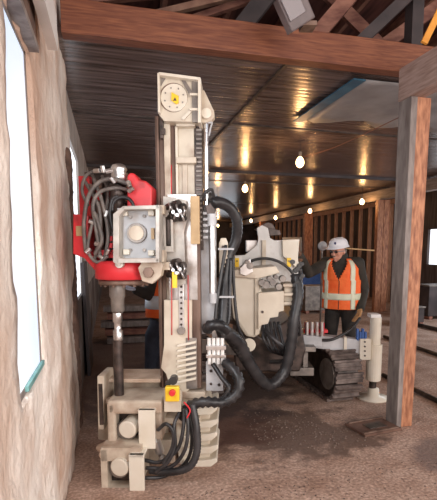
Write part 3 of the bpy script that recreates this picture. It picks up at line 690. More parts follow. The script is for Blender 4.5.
mb.pb(108, 190, 113, 250, 3.42, 0.05); mb.pb(97, 180, 103, 262, 3.44, 0.05); R_('valve_fittings', mb, M['brownsteel'], rot, 0.002)
HS = [([(86, 252, 3.26), (84, 225, 3.24), (88, 198, 3.24), (98, 183, 3.24), (112, 179, 3.24), (131, 185, 3.28)], .015),
      ([(100, 255, 3.22), (96, 228, 3.20), (93, 205, 3.20), (100, 192, 3.2), (116, 188, 3.2), (128, 190, 3.28)], .013),
      ([(94, 262, 3.26), (100, 235, 3.22), (99, 208, 3.22), (90, 190, 3.3), (84, 180, 3.4)], .013),
      ([(104, 262, 3.24), (108, 235, 3.22), (103, 205, 3.22), (95, 182, 3.3), (92, 174, 3.42)], .013),
      ([(108, 256, 3.2), (97, 262, 3.2), (88, 250, 3.22), (92, 225, 3.22), (98, 214, 3.24)], .012),
      ([(112, 258, 3.3), (112, 235, 3.3), (106, 215, 3.3), (108, 192, 3.36), (102, 176, 3.44)], .012),
      ([(88, 206, 3.30), (82, 190, 3.30), (86, 176, 3.34), (96, 171, 3.4), (106, 172, 3.4)], .012),
      ([(95, 254, 3.19), (102, 240, 3.17), (98, 222, 3.17), (94, 212, 3.19)], .013)]
for pts, r in HS:
    mb = MB(); mb.ptube(pts, r, m=10); R_('hydraulic_hose', mb, M['hose'], rot, 0)
mb = MB(); mb.ring(P(123, 208, 3.2), 0.075, 0.012, PI * 0.0, PI * 1.1); mb.ptube([(113, 230, 3.2), (110, 215, 3.2), (112, 200, 3.2), (118, 196, 3.2)], .012); R_('black_hose', mb, M['rubber'], rot, 0)
mb = MB(); mb.pb(86, 172, 128, 262, 3.50, 0.05); R_('head_frame', mb, M['darksteel'], rot, label='dark frame')
mb = MB(); mb.pb(113, 236, 118, 262, 3.3, 0.06); mb.pb(96, 190, 100, 200, 3.3, 0.05); R_('red_fitting', mb, M['red'], rot, 0.003)
for k, (x, y) in enumerate(((97, 171), (103, 169), (109, 171), (129, 184), (131, 190), (113, 180), (88, 251), (101, 257), (108, 252), (92, 222), (106, 214), (98, 244))):
    mb = MB(); p = P(x, y, 3.21); d = Vector((math.cos(k * 1.7), -.3, math.sin(k * 1.7))) * .022; mb.cyl(p - d, p + d, 0.017, n=6); R_('hose_fitting', mb, M['steel'], rot, 0.002)
# --- chuck
mb = MB(); c = P(117, 283, 3.26); mb.lathe([(0.045, 0.03), (0.056, 0.01), (0.056, -0.10), (0.048, -0.11), (0.048, -0.20), (0.04, -0.215)], c, 24); R_('chuck', mb, M['greysteel'], RIG, 0)
# --- clamps at the mast foot
def clamp(x0, x1, y0, y1, D, dx, dy, pl):
    mb = MB(); xm = pl[0]
    a0, a1 = P(x0, y0, D), P(x1, y1, D)
    mb.pb(x0, y0, x1, y0 + (y1 - y0) * .30, D, 0.34); mb.pb(x0, y1 - (y1 - y0) * .10, xm, y1, D, 0.34)
    mb.pb(x0, y0 + 2, x0 + (x1 - x0) * .16, y1, D, 0.34); mb.pb(xm, y0 + 2, x1, y1 - 4, D + 0.03, 0.3)
    o = R_('clamp_jaw', mb, M['cream_d'], RIG, 0.028)
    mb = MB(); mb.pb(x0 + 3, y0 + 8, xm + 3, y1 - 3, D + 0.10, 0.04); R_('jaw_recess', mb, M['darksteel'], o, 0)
    mb = MB(); c = P(dx, dy, D - 0.02); mb.cyl(c + Vector((0.03, 0.16, 0.01)), c, 0.068, 0.066, 28); R_('jaw_cylinder', mb, M['cream_l'], o, 0.008)
    mb = MB(); mb.pb(*pl, D - 0.045, 0.03); mb.pb(pl[0], pl[1], pl[2], pl[1] + 3, D - 0.045, 0.12); R_('jaw_plate', mb, M['cream_l'], o, 0.003)
    mb = MB(); a = P((x0 + x1) / 2, y0, D + .17); w = P(x1, y0, D).x - P(x0, y0, D).x
    for k in range(9): mb.ball((a.x + w * (.36 * math.cos(k * 2.4)), D + .16 + .10 * math.sin(k * 1.7), a.z - .012), .10, .075, .028 + .008 * (k % 3), u=14, v=8)
    dd = R_('rock_dust', mb, M['dust'], o, 0); remesh(dd, .006, 6)
    mb = MB(); c = P(dx, dy, D + .03); mb.cyl(c + Vector((0, .06, 0)), c, .076, n=28); R_('jaw_collar', mb, M['greysteel'], o, 0.004)
    return o
clamp(107, 162, 401, 446, 3.12, 127, 430, (138.5, 410, 155, 449))
clamp(101, 141, 448, 492, 3.00, 119, 468, (129, 455, 144, 491))
mb = MB(); mb.poly([(97, 378), (160, 380), (160, 386), (168, 402), (168, 446), (98, 440)], 3.50, 0.04); mb.poly([(97, 376), (104, 376), (104, 430), (98, 430)], 3.24, 0.26)
bk = R_('clamp_housing', mb, M['cream_d'], RIG, 0.008)
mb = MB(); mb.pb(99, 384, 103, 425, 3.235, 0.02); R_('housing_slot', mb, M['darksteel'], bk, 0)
a = P(98, 380, 3.36); b = P(160, 384, 3.36)
mb = MB(); mb.box(((a.x + b.x) / 2, 3.52, a.z - 0.01), (b.x - a.x, 0.30, 0.03)); R_('dusty_deck', mb, M['dust'], bk, 0.006)
mb = MB(); mb.cyl(P(152, 432, 3.15), P(163, 462, 3.22), 0.022); mb.cyl(P(156, 440, 3.14), P(160, 452, 3.16), 0.034); R_('clamp_ram', mb, M['steel'], RIG, 0)
mb = MB(); mb.cyl(P(160, 457, 3.12), P(167, 461, 3.12), 0.03); mb.ball(P(163, 460, 3.1), 0.028); R_('ram_eye', mb, M['greysteel'], RIG, 0)
mb = MB(); mb.pb(158, 418, 200, 424, 3.30, 0.14); mb.pb(140, 440, 175, 466, 3.36, 0.16); R_('clamp_arm', mb, M['cream_d'], RIG, 0.008)
# --- emergency stop box
mb = MB(); mb.pb(164, 390, 181, 412, 3.12, 0.08); es = R_('stop_box', mb, M['cream'])
mb = MB(); mb.pb(165, 387, 179, 402, 3.07, 0.05); R_('yellow_cover', mb, M['yellow'], es, 0.008, label='yellow switch cover')
mb = MB(); mb.disc(172, 393.5, 3.035, 0.022, 0.04, 20); R_('stop_button', mb, M['red'], es, 0.004)
mb = MB(); mb.disc(173, 381, 3.12, 0.03, 0.07, 14); mb.disc(168, 384, 3.12, 0.02, 0.05, 12); R_('cable_gland', mb, M['rubber'], es, 0)
# --- ribbed foot at the right of the mast
mb = MB()
mb.poly([(176, 398), (190, 394), (206, 396), (210, 402), (210, 462), (180, 466), (176, 440)], 3.36, 0.26)
foot = R_('mast_foot', mb, M['cream'], RIG, 0.01)
for k in range(5):
    y = 409 + k * 13; mb = MB(); mb.poly([(183, y + 1), (209, y - 1), (216.5 + (k % 2), y - 3), (217.5 + (k % 2), y + 1), (211, y + 6), (184, y + 7)], 3.31, 0.34); R_('foot_rib', mb, M['cream_l'], foot, 0.008)
mb = MB(); mb.pb(176, 392, 205, 399, 3.33, 0.28); R_('foot_cap', mb, M['cream_d'], foot, 0.01)
# --- hose clamp blocks
mb = MB(); mb.pb(206, 362, 223, 391, 3.36, 0.03); pl_ = R_('hose_bracket', mb, M['palegrey'], RIG, 0.004)
mb = MB(); mb.disc(211, 371, 3.352, 0.012, 0.02, 12); mb.disc(219, 385, 3.352, 0.012, 0.02, 12); mb.disc(211, 384, 3.352, 0.010, 0.02, 12); R_('bracket_bolt', mb, M['darksteel'], pl_, 0)
mb = MB()
for k in range(4): mb.cyl(P(209 + k * 4.4, 338, 3.33), P(209.5 + k * 4.4, 364, 3.33), 0.014, n=12)
R_('hose_ferrule', mb, M['white'], pl_, 0)
mb = MB(); mb.pb(206, 346, 226, 350, 3.30, 0.06); mb.pb(206, 355, 226, 358, 3.31, 0.05); R_('hose_clamp', mb, M['steel'], pl_, 0.002)
mb = MB(); mb.pb(212, 322, 217, 338, 3.45, 0.04); mb.cyl(P(215, 318, 3.44), P(215, 330, 3.44), .018); R_('union_fitting', mb, M['steel'], RIG, 0.002)
# --- big hoses
def hose(pts, r, rib=0.0, name='hydraulic_hose', m='rubber', pitch=0.022, mm=12):
    mb = MB(); mb.ptube(pts, r, m=mm, rib=rib, pitch=pitch); return R_(name, mb, M[m], RIG, 0)
hose([(212, 204, 3.40), (217, 202, 3.42), (229, 207, 3.50), (237, 220, 3.55), (236, 240, 3.60), (229, 256, 3.60), (225, 280, 3.58), (223, 310, 3.5), (222, 335, 3.45)], 0.042, 0.07, 'corrugated_hose', pitch=0.034)
hose([(219, 335, 3.36), (227, 333, 3.40), (240, 345, 3.55), (252, 368, 3.7), (268, 385, 3.85), (284, 372, 3.95), (291, 345, 3.95), (294, 318, 3.95), (298, 295, 4.0), (296, 275, 4.05)], 0.05, 0.10, 'corrugated_hose', pitch=0.05)
hose([(206, 330, 3.30), (212, 325, 3.25), (222, 327, 3.30), (232, 340, 3.50), (247, 362, 3.66), (258, 380, 3.8)], 0.040, 0.15, 'corrugated_hose', pitch=0.045)
hose([(224, 362, 3.3), (232, 368, 3.25), (239, 380, 3.2), (237, 393, 3.18), (224, 402, 3.16), (205, 402, 3.14), (190, 406, 3.16), (184, 418, 3.2)], 0.037, 0.17, 'corrugated_hose', pitch=0.045, mm=14)
hose([(213, 364, 3.3), (222, 378, 3.24), (229, 388, 3.2), (222, 399, 3.2), (206, 404, 3.2)], 0.018)
hose([(192, 404, 3.12), (196, 425, 3.08), (197, 450, 3.06), (190, 466, 3.04), (172, 472, 3.05), (150, 470, 3.1)], 0.028, 0.06, 'corrugated_hose')
for pts in ([(186, 408, 3.1), (188, 430, 3.06), (184, 452, 3.04), (170, 467, 3.06), (146, 468, 3.08)], [(184, 408, 3.12), (183, 430, 3.08), (177, 450, 3.06), (160, 462, 3.08), (144, 460, 3.1)],
            [(180, 412, 3.14), (174, 425, 3.08), (175, 445, 3.06), (168, 462, 3.04), (155, 472, 3.06)], [(158, 430, 3.1), (166, 424, 3.06), (173, 432, 3.05), (172, 448, 3.05), (163, 464, 3.04)],
            [(188, 410, 3.16), (192, 440, 3.12), (186, 462, 3.1), (165, 476, 3.1), (145, 478, 3.06)], [(226, 245, 3.52), (221, 275, 3.5), (217, 300, 3.45), (215, 322, 3.43)],
            [(231, 258, 3.56), (230, 290, 3.54), (229, 318, 3.5), (224, 330, 3.46)], [(233, 255, 3.6), (234, 290, 3.6), (238, 325, 3.6), (246, 345, 3.66)]):
    hose(pts, 0.0135)
hose([(184, 402, 3.1), (190, 410, 3.08), (187, 418, 3.07)], 0.006, m='red', mm=6, name='red_wire')
hose([(203, 200, 3.38), (206, 192, 3.34), (212, 190, 3.36), (214, 200, 3.4)], 0.012)
for (x, y, D) in ((226, 249, 3.53), (226, 297, 3.52)):
    mb = MB(); mb.pb(x - 8, y - 1, x + 8, y + 1, D - 0.055, 0.01); R_('hose_strap', mb, M['palegrey'], RIG, 0)
mb = MB(); mb.bar(P(192, 292, 3.62), P(246, 318, 4.55), .14, .20); mb.bar(P(192, 345, 3.62), P(246, 350, 4.55), .10, .12); R_('boom', mb, M['greysteel'], RIG, 0.01)
# --- carrier body behind the mast
mb = MB(); a = P(262, 270, 4.1)
mb.poly([(230, 277), (246, 272), (262, 272), (262, 334), (254, 338), (246, 337), (240, 328), (233, 318), (231, 300)], 4.05, 0.5)
body = R_('engine_hood', mb, M['cream_l'], RIG, 0.03)
mb = MB(); mb.poly([(255, 279), (259, 277), (259, 334), (255, 336)], 4.02, 0.05); R_('hood_seam', mb, M['cream'], body)
mb = MB(); mb.poly([(258, 293), (284, 291), (284, 311), (279, 312), (278, 317), (270, 318), (268, 324), (262, 325), (258, 330)], 3.98, 0.4); R_('side_door', mb, M['cream'], body, 0.006)
mb = MB(); mb.disc(262.5, 312, 3.97, 0.012, 0.02, 10); R_('door_latch', mb, M['darksteel'], body, 0)
mb = MB(); mb.poly([(234, 270), (276, 266), (280, 273), (258, 279), (234, 277)], 4.0, 0.5); R_('hood_top', mb, M['cream'], body, 0.01)
mb = MB(); mb.pb(284, 283, 293, 306, 4.05, 0.2)
for k in range(3): mb.pb(283, 284 + k * 9, 294, 287 + k * 9, 4.0, 0.24)
R_('filter_stack', mb, M['cream_d'], body, 0.006)
mb = MB()
for x, y, r in ((266, 285, .035), (273, 283, .03), (279, 287, .03), (270, 279, .025), (283, 279, .03), (262, 283, .03), (276, 277, .02), (250, 266, .03), (247, 262, .02)): mb.disc(x, y, 3.97, r, 0.12, 12)
R_('valve_bank', mb, M['greysteel'], body, 0.004)
mb = MB(); mb.poly([(240, 268), (246, 262), (250, 258), (253, 272), (246, 276), (240, 274)], 3.98, 0.05); R_('lever_bank', mb, M['steel'], body, 0.004)
# yoke with the black hoop
mb = MB()
mb.poly([(226, 256), (245, 255), (252, 249), (257, 245), (258.5, 238), (257, 228), (262, 225), (268, 228), (270, 238), (276, 241), (284, 243), (284, 254), (296, 258), (300, 264), (300, 290), (226, 290)], 4.62, 0.08)
yoke = R_('yoke', mb, M['yoke'], RIG, 0.006)
mb = MB(); c = P(264, 293, 4.5); mb.ring(c, 0.345, 0.014, 0.05, PI * 0.97, n=40); R_('black_hoop', mb, M['rubber'], yoke, 0)
mb = MB(); mb.poly([(282.5, 240), (299.5, 239), (298, 258), (299, 270), (290, 262), (283, 256)], 4.56, 0.10); R_('right_panel', mb, M['cream_l'], yoke, 0.004)
mb = MB(); mb.pb(227, 256, 242, 276, 4.5, 0.06); R_('left_panel', mb, M['yoke'], yoke, 0.004)
mb = MB(); mb.pb(235, 258, 239, 267, 4.485, 0.01); R_('warning_label', mb, M['yellow'], yoke, 0)
mb = MB(); mb.pb(287, 258, 291, 267, 4.53, 0.01); R_('warning_label', mb, M['yellow'], yoke, 0)
mb = MB(); mb.disc(237, 261, 4.48, 0.008, 0.004, 8); mb.disc(289, 261, 4.525, 0.008, 0.004, 8); R_('label_mark', mb, M['darksteel'], yoke, 0)
mb = MB(); mb.poly([(254, 229), (262, 226.5), (280, 230), (281, 235), (270, 236), (264, 233)], 4.7, 0.12); mb.disc(268, 229, 4.72, 0.07, 0.1, 20); R_('winch', mb, M['darksteel'], yoke, 0.006)
mb = MB(); mb.pb(266, 240, 283, 253, 4.70, 0.2); mb.pb(246, 240, 257, 252, 4.75, 0.1); R_('hydraulic_tank', mb, M['steel'], yoke, 0.006)
mb = MB(); mb.pb(262, 240, 266, 276, 4.59, 0.04); R_('yoke_web', mb, M['cream'], yoke)
mb = MB(); mb.poly([(238, 322), (262, 338), (290, 318), (300, 315), (306, 350), (300, 372), (236, 372), (232, 345)], 4.5, 1.6); R_('chassis', mb, M['darksteel'], RIG, 0.02)
mb = MB(); mb.pb(300, 347, 316, 352, 4.62, 0.4); mb.pb(303, 352, 308, 372, 4.7, 0.3); mb.pb(290, 368, 314, 376, 4.66, 0.3); R_('chassis_beam', mb, M['greysteel'], RIG, 0.006)
mb = MB(); mb.cyl(P(249, 345, 3.95), P(249, 345, 4.2), 0.06); R_('roller_end', mb, M['cream_l'], RIG, 0.006)
for k in range(5):
    hose([(262 + k * 4, 322, 4.1), (264 + k * 5, 340 + k * 2, 4.0), (274 + k * 3, 352 + k, 4.1), (290, 340 + k * 3, 4.3)], 0.015)
hose([(264, 330, 4.05), (275, 340, 3.95), (284, 350, 4.0), (285, 360, 4.1), (270, 362, 4.2)], 0.02)
mb = MB()
for k in range(9): mb.disc(293 + (k * 5) % 11, 262 + (k * 7) % 26, 3.98, 0.02, 0.10, 12)
R_('hose_manifold', mb, M['rubber'], RIG, 0.003)
hose([(300, 268, 4.0), (301, 290, 4.05), (298, 310, 4.05), (299, 335, 4.2)], 0.018)
# rear deck items near the worker
mb = MB(); mb.poly([(303, 335), (322, 337), (322, 347), (303, 346)], 4.75, 0.5); R_('rear_deck', mb, M['palegrey'], RIG, 0.008)
mb = MB()
for k in range(4): mb.pb(305 + k * 5.5, 323, 308 + k * 5.5, 336, 4.85, 0.06)
mb.pb(304, 330, 328, 333, 4.83, 0.08); R_('red_handrail', mb, M['red'], RIG, 0.004)
mb = MB()
for k in range(4): mb.cyl(P(307 + k * 5, 322, 4.8), P(307 + k * 5, 336, 4.8), 0.018, n=12)
R_('lever', mb, M['steel'], RIG, 0)
# --- outrigger
mb = MB(); mb.poly([(302, 341), (322, 336), (345, 338), (368, 341), (368, 357), (345, 352), (322, 349), (302, 347)], 4.86, 0.14)
og = R_('outrigger_arm', mb, M['palegrey'], RIG, 0.008)
mb = MB(); mb.poly([(344, 337), (347, 337), (347, 353), (344, 353)], 4.84, 0.18); mb.pb(360, 339, 371, 360, 4.83, 0.2); R_('arm_collar', mb, M['cream_l'], og)
mb = MB()
for k in range(4): mb.disc(365, 342 + k * 4.6, 4.82, 0.01, 0.02, 8)
R_('bolt', mb, M['darksteel'], og, 0)
mb = MB(); mb.cyl(P(376, 317, 4.93), P(374.5, 345, 4.93), 0.062); mb.cyl(P(374.7, 344, 4.93), P(373, 380, 4.93), 0.083); jk = R_('jack_leg', mb, M['cream_l'], RIG, 0.006, label='white jack leg')
mb = MB(); mb.pb(371, 314.5, 381, 318, 4.86, 0.14); R_('jack_cap', mb, M['white'], jk)
mb = MB(); mb.cyl(P(373, 379, 4.93), P(372.5, 388, 4.93), 0.04); R_('jack_rod', mb, M['darksteel'], jk, 0)
mb = MB(); c = P(373, 397, 4.93); c.z = 0.0; mb.lathe([(0.17, 0.0), (0.17, 0.02), (0.07, 0.035), (0.06, 0.12), (0.03, 0.13)], c, 28); R_('jack_pad', mb, M['cream_l'], jk, 0)
hose([(318, 340, 4.8), (330, 340, 4.78), (342, 335, 4.78), (352, 328, 4.8), (360, 318, 4.85)], 0.016)
mb = MB()
for k in range(4): mb.pb(357 + k * 2.6, 329 + (k % 2) * 3, 359 + k * 2.6, 341, 4.86, 0.05)
R_('jack_valve', mb, M['tarpblue'], og, 0.002)
# --- crawler tracks, running back along the building
def track(x, y0, L, H, wd):
    tk_mb = MB(); R = H / 2 - 0.05
    pts = []; n = 16
    for i in range(n + 1):
        a = PI / 2 + PI * i / n; pts.append((y0 + H / 2 + math.cos(a) * R, H / 2 + math.sin(a) * R))
    for i in range(n + 1):
        a = -PI / 2 + PI * i / n; pts.append((y0 + L - H / 2 + math.cos(a) * R, H / 2 + math.sin(a) * R))
    A = [WC((x - wd * .38, p[0], p[1])) for p in pts]; B = [WC((x + wd * .38, p[0], p[1])) for p in pts]
    tk_mb.hull(A, B); tk = R_('crawler_track', tk_mb, M['darksteel'], RIG, 0.01)
    per = [(Vector(pts[i]), Vector(pts[(i + 1) % len(pts)])) for i in range(len(pts))]
    tot = sum((b - a).length for a, b in per); ns = int(tot / 0.125)
    for k in range(ns):
        d = tot * k / ns
        for a, b in per:
            l = (b - a).length
            if d <= l: break
            d -= l
        p = a.lerp(b, d / max(l, 1e-6)); t = (b - a).normalized(); nrm = Vector((t.y, -t.x))
        ctr = Vector((y0 + L / 2, H / 2))
        if nrm.dot(p - Vector((min(max(p.x, y0 + H / 2), y0 + L - H / 2), H / 2))) < 0: nrm = -nrm
        mb = MB()
        def q3(u, v, w): return WC((x + w, p.x + t.x * u + nrm.x * v, max(0.0, p.y + t.y * u + nrm.y * v)))
        for (u0, u1, v0, v1) in ((-.055, .055, 0.0, .022), (-.055, -.03, .02, .05), (.0, .02, .02, .04)):
            mb.hull([q3(u0, v0, -wd / 2), q3(u1, v0, -wd / 2), q3(u1, v1, -wd / 2), q3(u0, v1, -wd / 2)], [q3(u0, v0, wd / 2), q3(u1, v0, wd / 2), q3(u1, v1, wd / 2), q3(u0, v1, wd / 2)])
        R_('track_shoe', mb, M['trackshoe'], tk, 0.003)
    for yy in (y0 + H / 2, y0 + L - H / 2):
        mb = MB(); mb.cyl(WC((x - wd * .43, yy, H / 2)), WC((x + wd * .43, yy, H / 2)), R * 0.7); R_('track_wheel', mb, M['greysteel'], tk, 0.01)
M['trackshoe'] = mat('muddy_track_steel', (0.07, 0.05, 0.045), (0.24, 0.19, 0.17), 0.65, 0.2, 9, bump=0.2)
track(2.41, 4.13, 2.4, 0.60, 0.32)
track(1.05, 4.7, 2.3, 0.56, 0.30)

# drill string: turned by the rotary head, held in the clamp
DR = thing('drill_rod', 'dark vertical steel drill rod between the red head and the dusty clamps', 'drill rod', P(117, 402, 3.30), -PSI)
mb = MB(); c = P(117.5, 316, 3.26); mb.lathe([(0.026, 0.05), (0.034, 0.04), (0.034, -0.04), (0.026, -0.05), (0.026, -0.10), (0.036, -0.11), (0.036, -0.17), (0.034, -0.18)], c, 20); link('coupling', mb, M['steel'], DR)
mb = MB(); a = P(117.5, 340, 3.26); mb.cyl(a, (a.x, a.y, P(117, 402, 3.2).z + 0.01), 0.036, n=24); link('rod', mb, M['darksteel'], DR)

# ================================================================== PEOPLE
def hand(parent, name, wrist, direction, palm_n, curl, m, side=1, scale=1.0, vox=0.0035):
    """palm, four fingers of different lengths and a thumb leaving the side of the palm"""
    d = Vector(direction).normalized(); n = Vector(palm_n); n = (n - d * n.dot(d)).normalized(); w = d.cross(n) * side
    wr = Vector(wrist); mb = MB(); s = scale
    for k in range(4):
        off = w * (0.030 - 0.020 * k) * s
        mb.cap(wr + off * 0.6 + d * 0.008, wr + off + d * 0.088 * s, 0.0165 * s, 0.0130 * s)
    for k, L in enumerate((0.070, 0.078, 0.073, 0.058)):
        p = wr + w * (0.031 - 0.0205 * k) * s + d * 0.09 * s; dd = d.copy()
        for j, f in enumerate((0.45, 0.32, 0.23)):
            dd = (dd + n * curl * (0.5 + 0.35 * j)).normalized(); q = p + dd * L * f * s
            mb.cap(p, q, (0.0100 - 0.001 * j) * s, (0.0092 - 0.001 * j) * s); p = q
    p = wr + w * 0.030 * s + d * 0.028 * s; dd = (d * 0.65 + w * 0.8 + n * 0.25).normalized()
    q = p + dd * 0.042 * s; mb.cap(p, q, 0.0155 * s, 0.0120 * s); dd = (dd + d * 0.7 + n * curl * 0.5).normalized(); r = q + dd * 0.032 * s
    mb.cap(q, r, 0.0118 * s, 0.0100 * s); mb.cap(r, r + (dd + d * 0.3).normalized() * 0.024 * s, 0.0100 * s, 0.0085 * s)
    mb.cap(wr - d * 0.05, wr + d * 0.01, 0.031 * s, 0.029 * s)
    o = link(name, mb, m, parent); remesh(o, vox, 2); return o


def loft(mb, secs, n=36, open_ends=False):
    """secs: (centre, rx, ry, axis_rotation) stacked ellipses"""
    rings = []
    for c, rx, ry, R in secs:
        rings.append([mb.bm.verts.new(Vector(c) + R @ Vector((math.cos(2 * PI * i / n) * rx, math.sin(2 * PI * i / n) * ry, 0))) for i in range(n)])
    for a, b in zip(rings[:-1], rings[1:]):
        for i in range(n):
            f = mb.bm.faces.new((a[i], a[(i + 1) % n], b[(i + 1) % n], b[i])); f.smooth = True
    if not open_ends: mb.bm.faces.new(rings[0][::-1]); mb.bm.faces.new(rings[-1])
    return rings


def head(mb, hc, fwd, up=Vector((0, 0, 1))):
    f = Vector(fwd).normalized(); u = (up - f * up.dot(f)).normalized(); s = f.cross(u)
    R = Matrix((s, f, u)).transposed()
    mb.ball(hc + u * 0.02, 0.076, 0.096, 0.105, R); mb.ball(hc + f * 0.028 - u * 0.055, 0.058, 0.062, 0.062, R)      # skull, jaw
    mb.ball(hc + f * 0.072 - u * 0.098, 0.022, 0.020, 0.016, R)                                                     # chin
    mb.cap(hc + f * 0.090 + u * 0.012, hc + f * 0.112 - u * 0.026, 0.009, 0.014)                                      # nose
    mb.ball(hc + f * 0.104 - u * 0.034, 0.019, 0.012, 0.009, R)
    for k in (-1, 1):
        mb.ball(hc + s * k * 0.080 - f * 0.004 - u * 0.005, 0.010, 0.019, 0.032, R)                                   # ears
        mb.ball(hc + s * k * 0.034 + f * 0.080 + u * 0.020, 0.024, 0.012, 0.009, R)                                   # brow
        mb.ball(hc + s * k * 0.042 + f * 0.072 - u * 0.026, 0.022, 0.018, 0.018, R)                                   # cheek
    mb.ball(hc + f * 0.092 - u * 0.058, 0.024, 0.012, 0.006, R); mb.ball(hc + f * 0.090 - u * 0.068, 0.022, 0.012, 0.007, R)  # lips
    return f, u, s, R

# ---- worker in the hard hat: standing behind the outrigger, turned towards the rig, right arm raised onto its panel
D0 = 5.60
FT = P(341, 300, D0); bx = FT.x
def q(px, py, D=D0): return P(px, py, D)
fwd = Vector((-0.38, -0.92, 0)).normalized()           # body faces left and towards the viewer
sd = Vector((-fwd.y, fwd.x, 0))                         # his left side direction (image right)
if sd.x < 0: sd = -sd
A = thing('person', 'worker in white hard hat and orange safety vest, one arm raised against the rig', 'person', (bx, D0, 0), -PSI)
pel = Vector((bx, D0, 1.0)); che = Vector((bx - .01, D0, 1.43)); hc = q(338, 251.5) + Vector((0, -0.03, 0)); 
ls = che + sd * 0.20 + Vector((0, 0, 0.07)); rs = che - sd * 0.19 + Vector((0, 0, 0.07))
re = q(308.5, 273, D0 - 0.20); rh = q(299.5, 255, D0 - 0.46)
le = q(364, 289, D0 + 0.04); lh = q(360, 310, D0 - 0.20)
hips = [pel + sd * k * 0.095 - Vector((0, 0, .04)) for k in (-1, 1)]
knees = [pel + sd * k * 0.12 + fwd * 0.03 - Vector((0, 0, .47)) for k in (-1, 1)]
feet = [Vector((pel.x, pel.y, 0.09)) + sd * k * 0.14 - fwd * 0.02 for k in (-1, 1)]
mb = MB()
mb.ball(pel, .15, .11, .13); mb.ball(pel + Vector((0, 0, .2)), .14, .10, .2); mb.ball(che - Vector((0, 0, .03)), .16, .115, .19)
mb.cap(rs, ls, .06, .06); mb.cap(che + Vector((0, 0, .12)), hc - Vector((0, 0, .06)), .062, .056)
for a, b, r1, r2 in ((ls, le, .052, .042), (le, lh, .042, .028), (rs, re, .052, .042), (re, rh, .042, .028)): mb.cap(a, b, r1, r2)
for i in (0, 1): mb.cap(hips[i], knees[i], .085, .056); mb.cap(knees[i], feet[i] + Vector((0, 0, .02)), .056, .038); mb.cap(feet[i] - Vector((0, 0, .04)), feet[i] + fwd * .14 - Vector((0, 0, .05)), .038, .032)
hf, hu, hs, HR = head(mb, hc, Vector((-0.72, -0.66, -0.10)))
o = link('body', mb, M['skin'], A); remesh(o, 0.008, 4)
mb = MB()
for k in (-1, 1):
    e = hc + hs * k * 0.034 + hf * 0.083 + hu * 0.004; mb.ball(e, 0.012)
link('eyes', mb, M['white'], A)
mb = MB()
for k in (-1, 1): mb.ball(hc + hs * k * 0.034 + hf * 0.100 + hu * 0.005, 0.024, 0.010, 0.017, HR); mb.bar(hc + hs * k * 0.058 + hf * 0.094 + hu * 0.008, hc + hs * k * 0.088 + hf * 0.0 + hu * 0.008, 0.005, 0.008)
mb.bar(hc + hs * 0.02 + hf * 0.105 + hu * .008, hc - hs * 0.02 + hf * 0.105 + hu * .008, 0.005, 0.005)
link('safety_glasses', mb, M['lens'], A)
mb = MB(); mb.ball(hc + hu * 0.0 - hf * 0.025, 0.083, 0.088, 0.075, HR); link('hair', mb, M['hair'], A)
mb = MB(); mb.ball(hc + hf * 0.100 - hu * 0.048, 0.026, 0.010, 0.007, HR); link('moustache', mb, M['hair'], A)
# hat
mb = MB(); c = hc + hu * 0.048
mb.lathe([(0.128, 0.0), (0.131, 0.006), (0.124, 0.014), (0.112, 0.030), (0.110, 0.058), (0.098, 0.090), (0.072, 0.113), (0.036, 0.124), (0.004, 0.127)], c, 36, HR)
for v in mb.bm.verts: 
    l = HR.transposed() @ (v.co - c)
    l.y *= 1.16
    if l.z < 0.02 and l.y > 0: l.y *= 1.18; l.z -= 0.012 * (l.y / .15)
    v.co = c + HR @ l
o = link('hard_hat', mb, M['hat'], A, label='white hard hat'); o.modifiers.new('sub', 'SUBSURF').levels = 1; o.modifiers['sub'].render_levels = 1
mb = MB(); mb.bar(c + hf * 0.09 + hu * 0.105, c - hf * 0.09 + hu * 0.108, 0.016, 0.03); link('hat_ridge', mb, M['hat'], o, 0.006)
mb = MB(); p = c - hs * 0.035 + hf * 0.118 + hu * 0.062; mb.ball(p, 0.016, 0.006, 0.016, HR); link('hat_emblem', mb, M['navy'], o)
# trousers, jacket
mb = MB(); mb.ball(pel + Vector((0, 0, .02)), .175, .13, .15)
for i in (0, 1): mb.cap(hips[i], knees[i], .102, .078); mb.cap(knees[i], feet[i] + Vector((0, 0, .06)), .078, .064)
o = link('trousers', mb, M['trousers'], A); remesh(o, .009, 6)
mb = MB(); mb.ball(pel + Vector((0, 0, .13)), .185, .14, .15); mb.ball(pel + Vector((0, 0, .02)), .18, .135, .12); mb.ball(che - Vector((0, 0, .08)), .185, .135, .24); mb.cap(rs, ls, .085, .085)
mb.cap(che + Vector((0, 0, .10)), che + Vector((0, 0, .165)), .10, .078)
for a, b, r1, r2 in ((ls, le, .078, .068), (le, lh, .066, .052), (rs, re, .075, .066), (re, rh, .064, .050)): mb.cap(a, b.lerp(a, 0.06), r1, r2)
o = link('jacket', mb, M['jacket'], A); remesh(o, .009, 6)
for i in (0, 1):
    mb = MB(); f = feet[i]; mb.cap(f + Vector((0, 0, .10)), f + Vector((0, 0, -.02)), .062, .056); mb.cap(f + Vector((0, 0, -.035)), f + fwd * .16 - Vector((0, 0, .042)), .054, .048)
    for v in mb.bm.verts: v.co.z = max(v.co.z, 0.0)
    o = link('boot', mb, M['boot'], A); remesh(o, .008, 3)
hand(A, 'glove', lh, (lh - le), Vector((-.6, -.2, 0)), .55, M['glove'], 1, 1.18)
hand(A, 'glove', rh, Vector((-0.2, -0.25, 1)), Vector((-1, 0.1, 0)), .3, M['glove_d'], 1, 1.12)
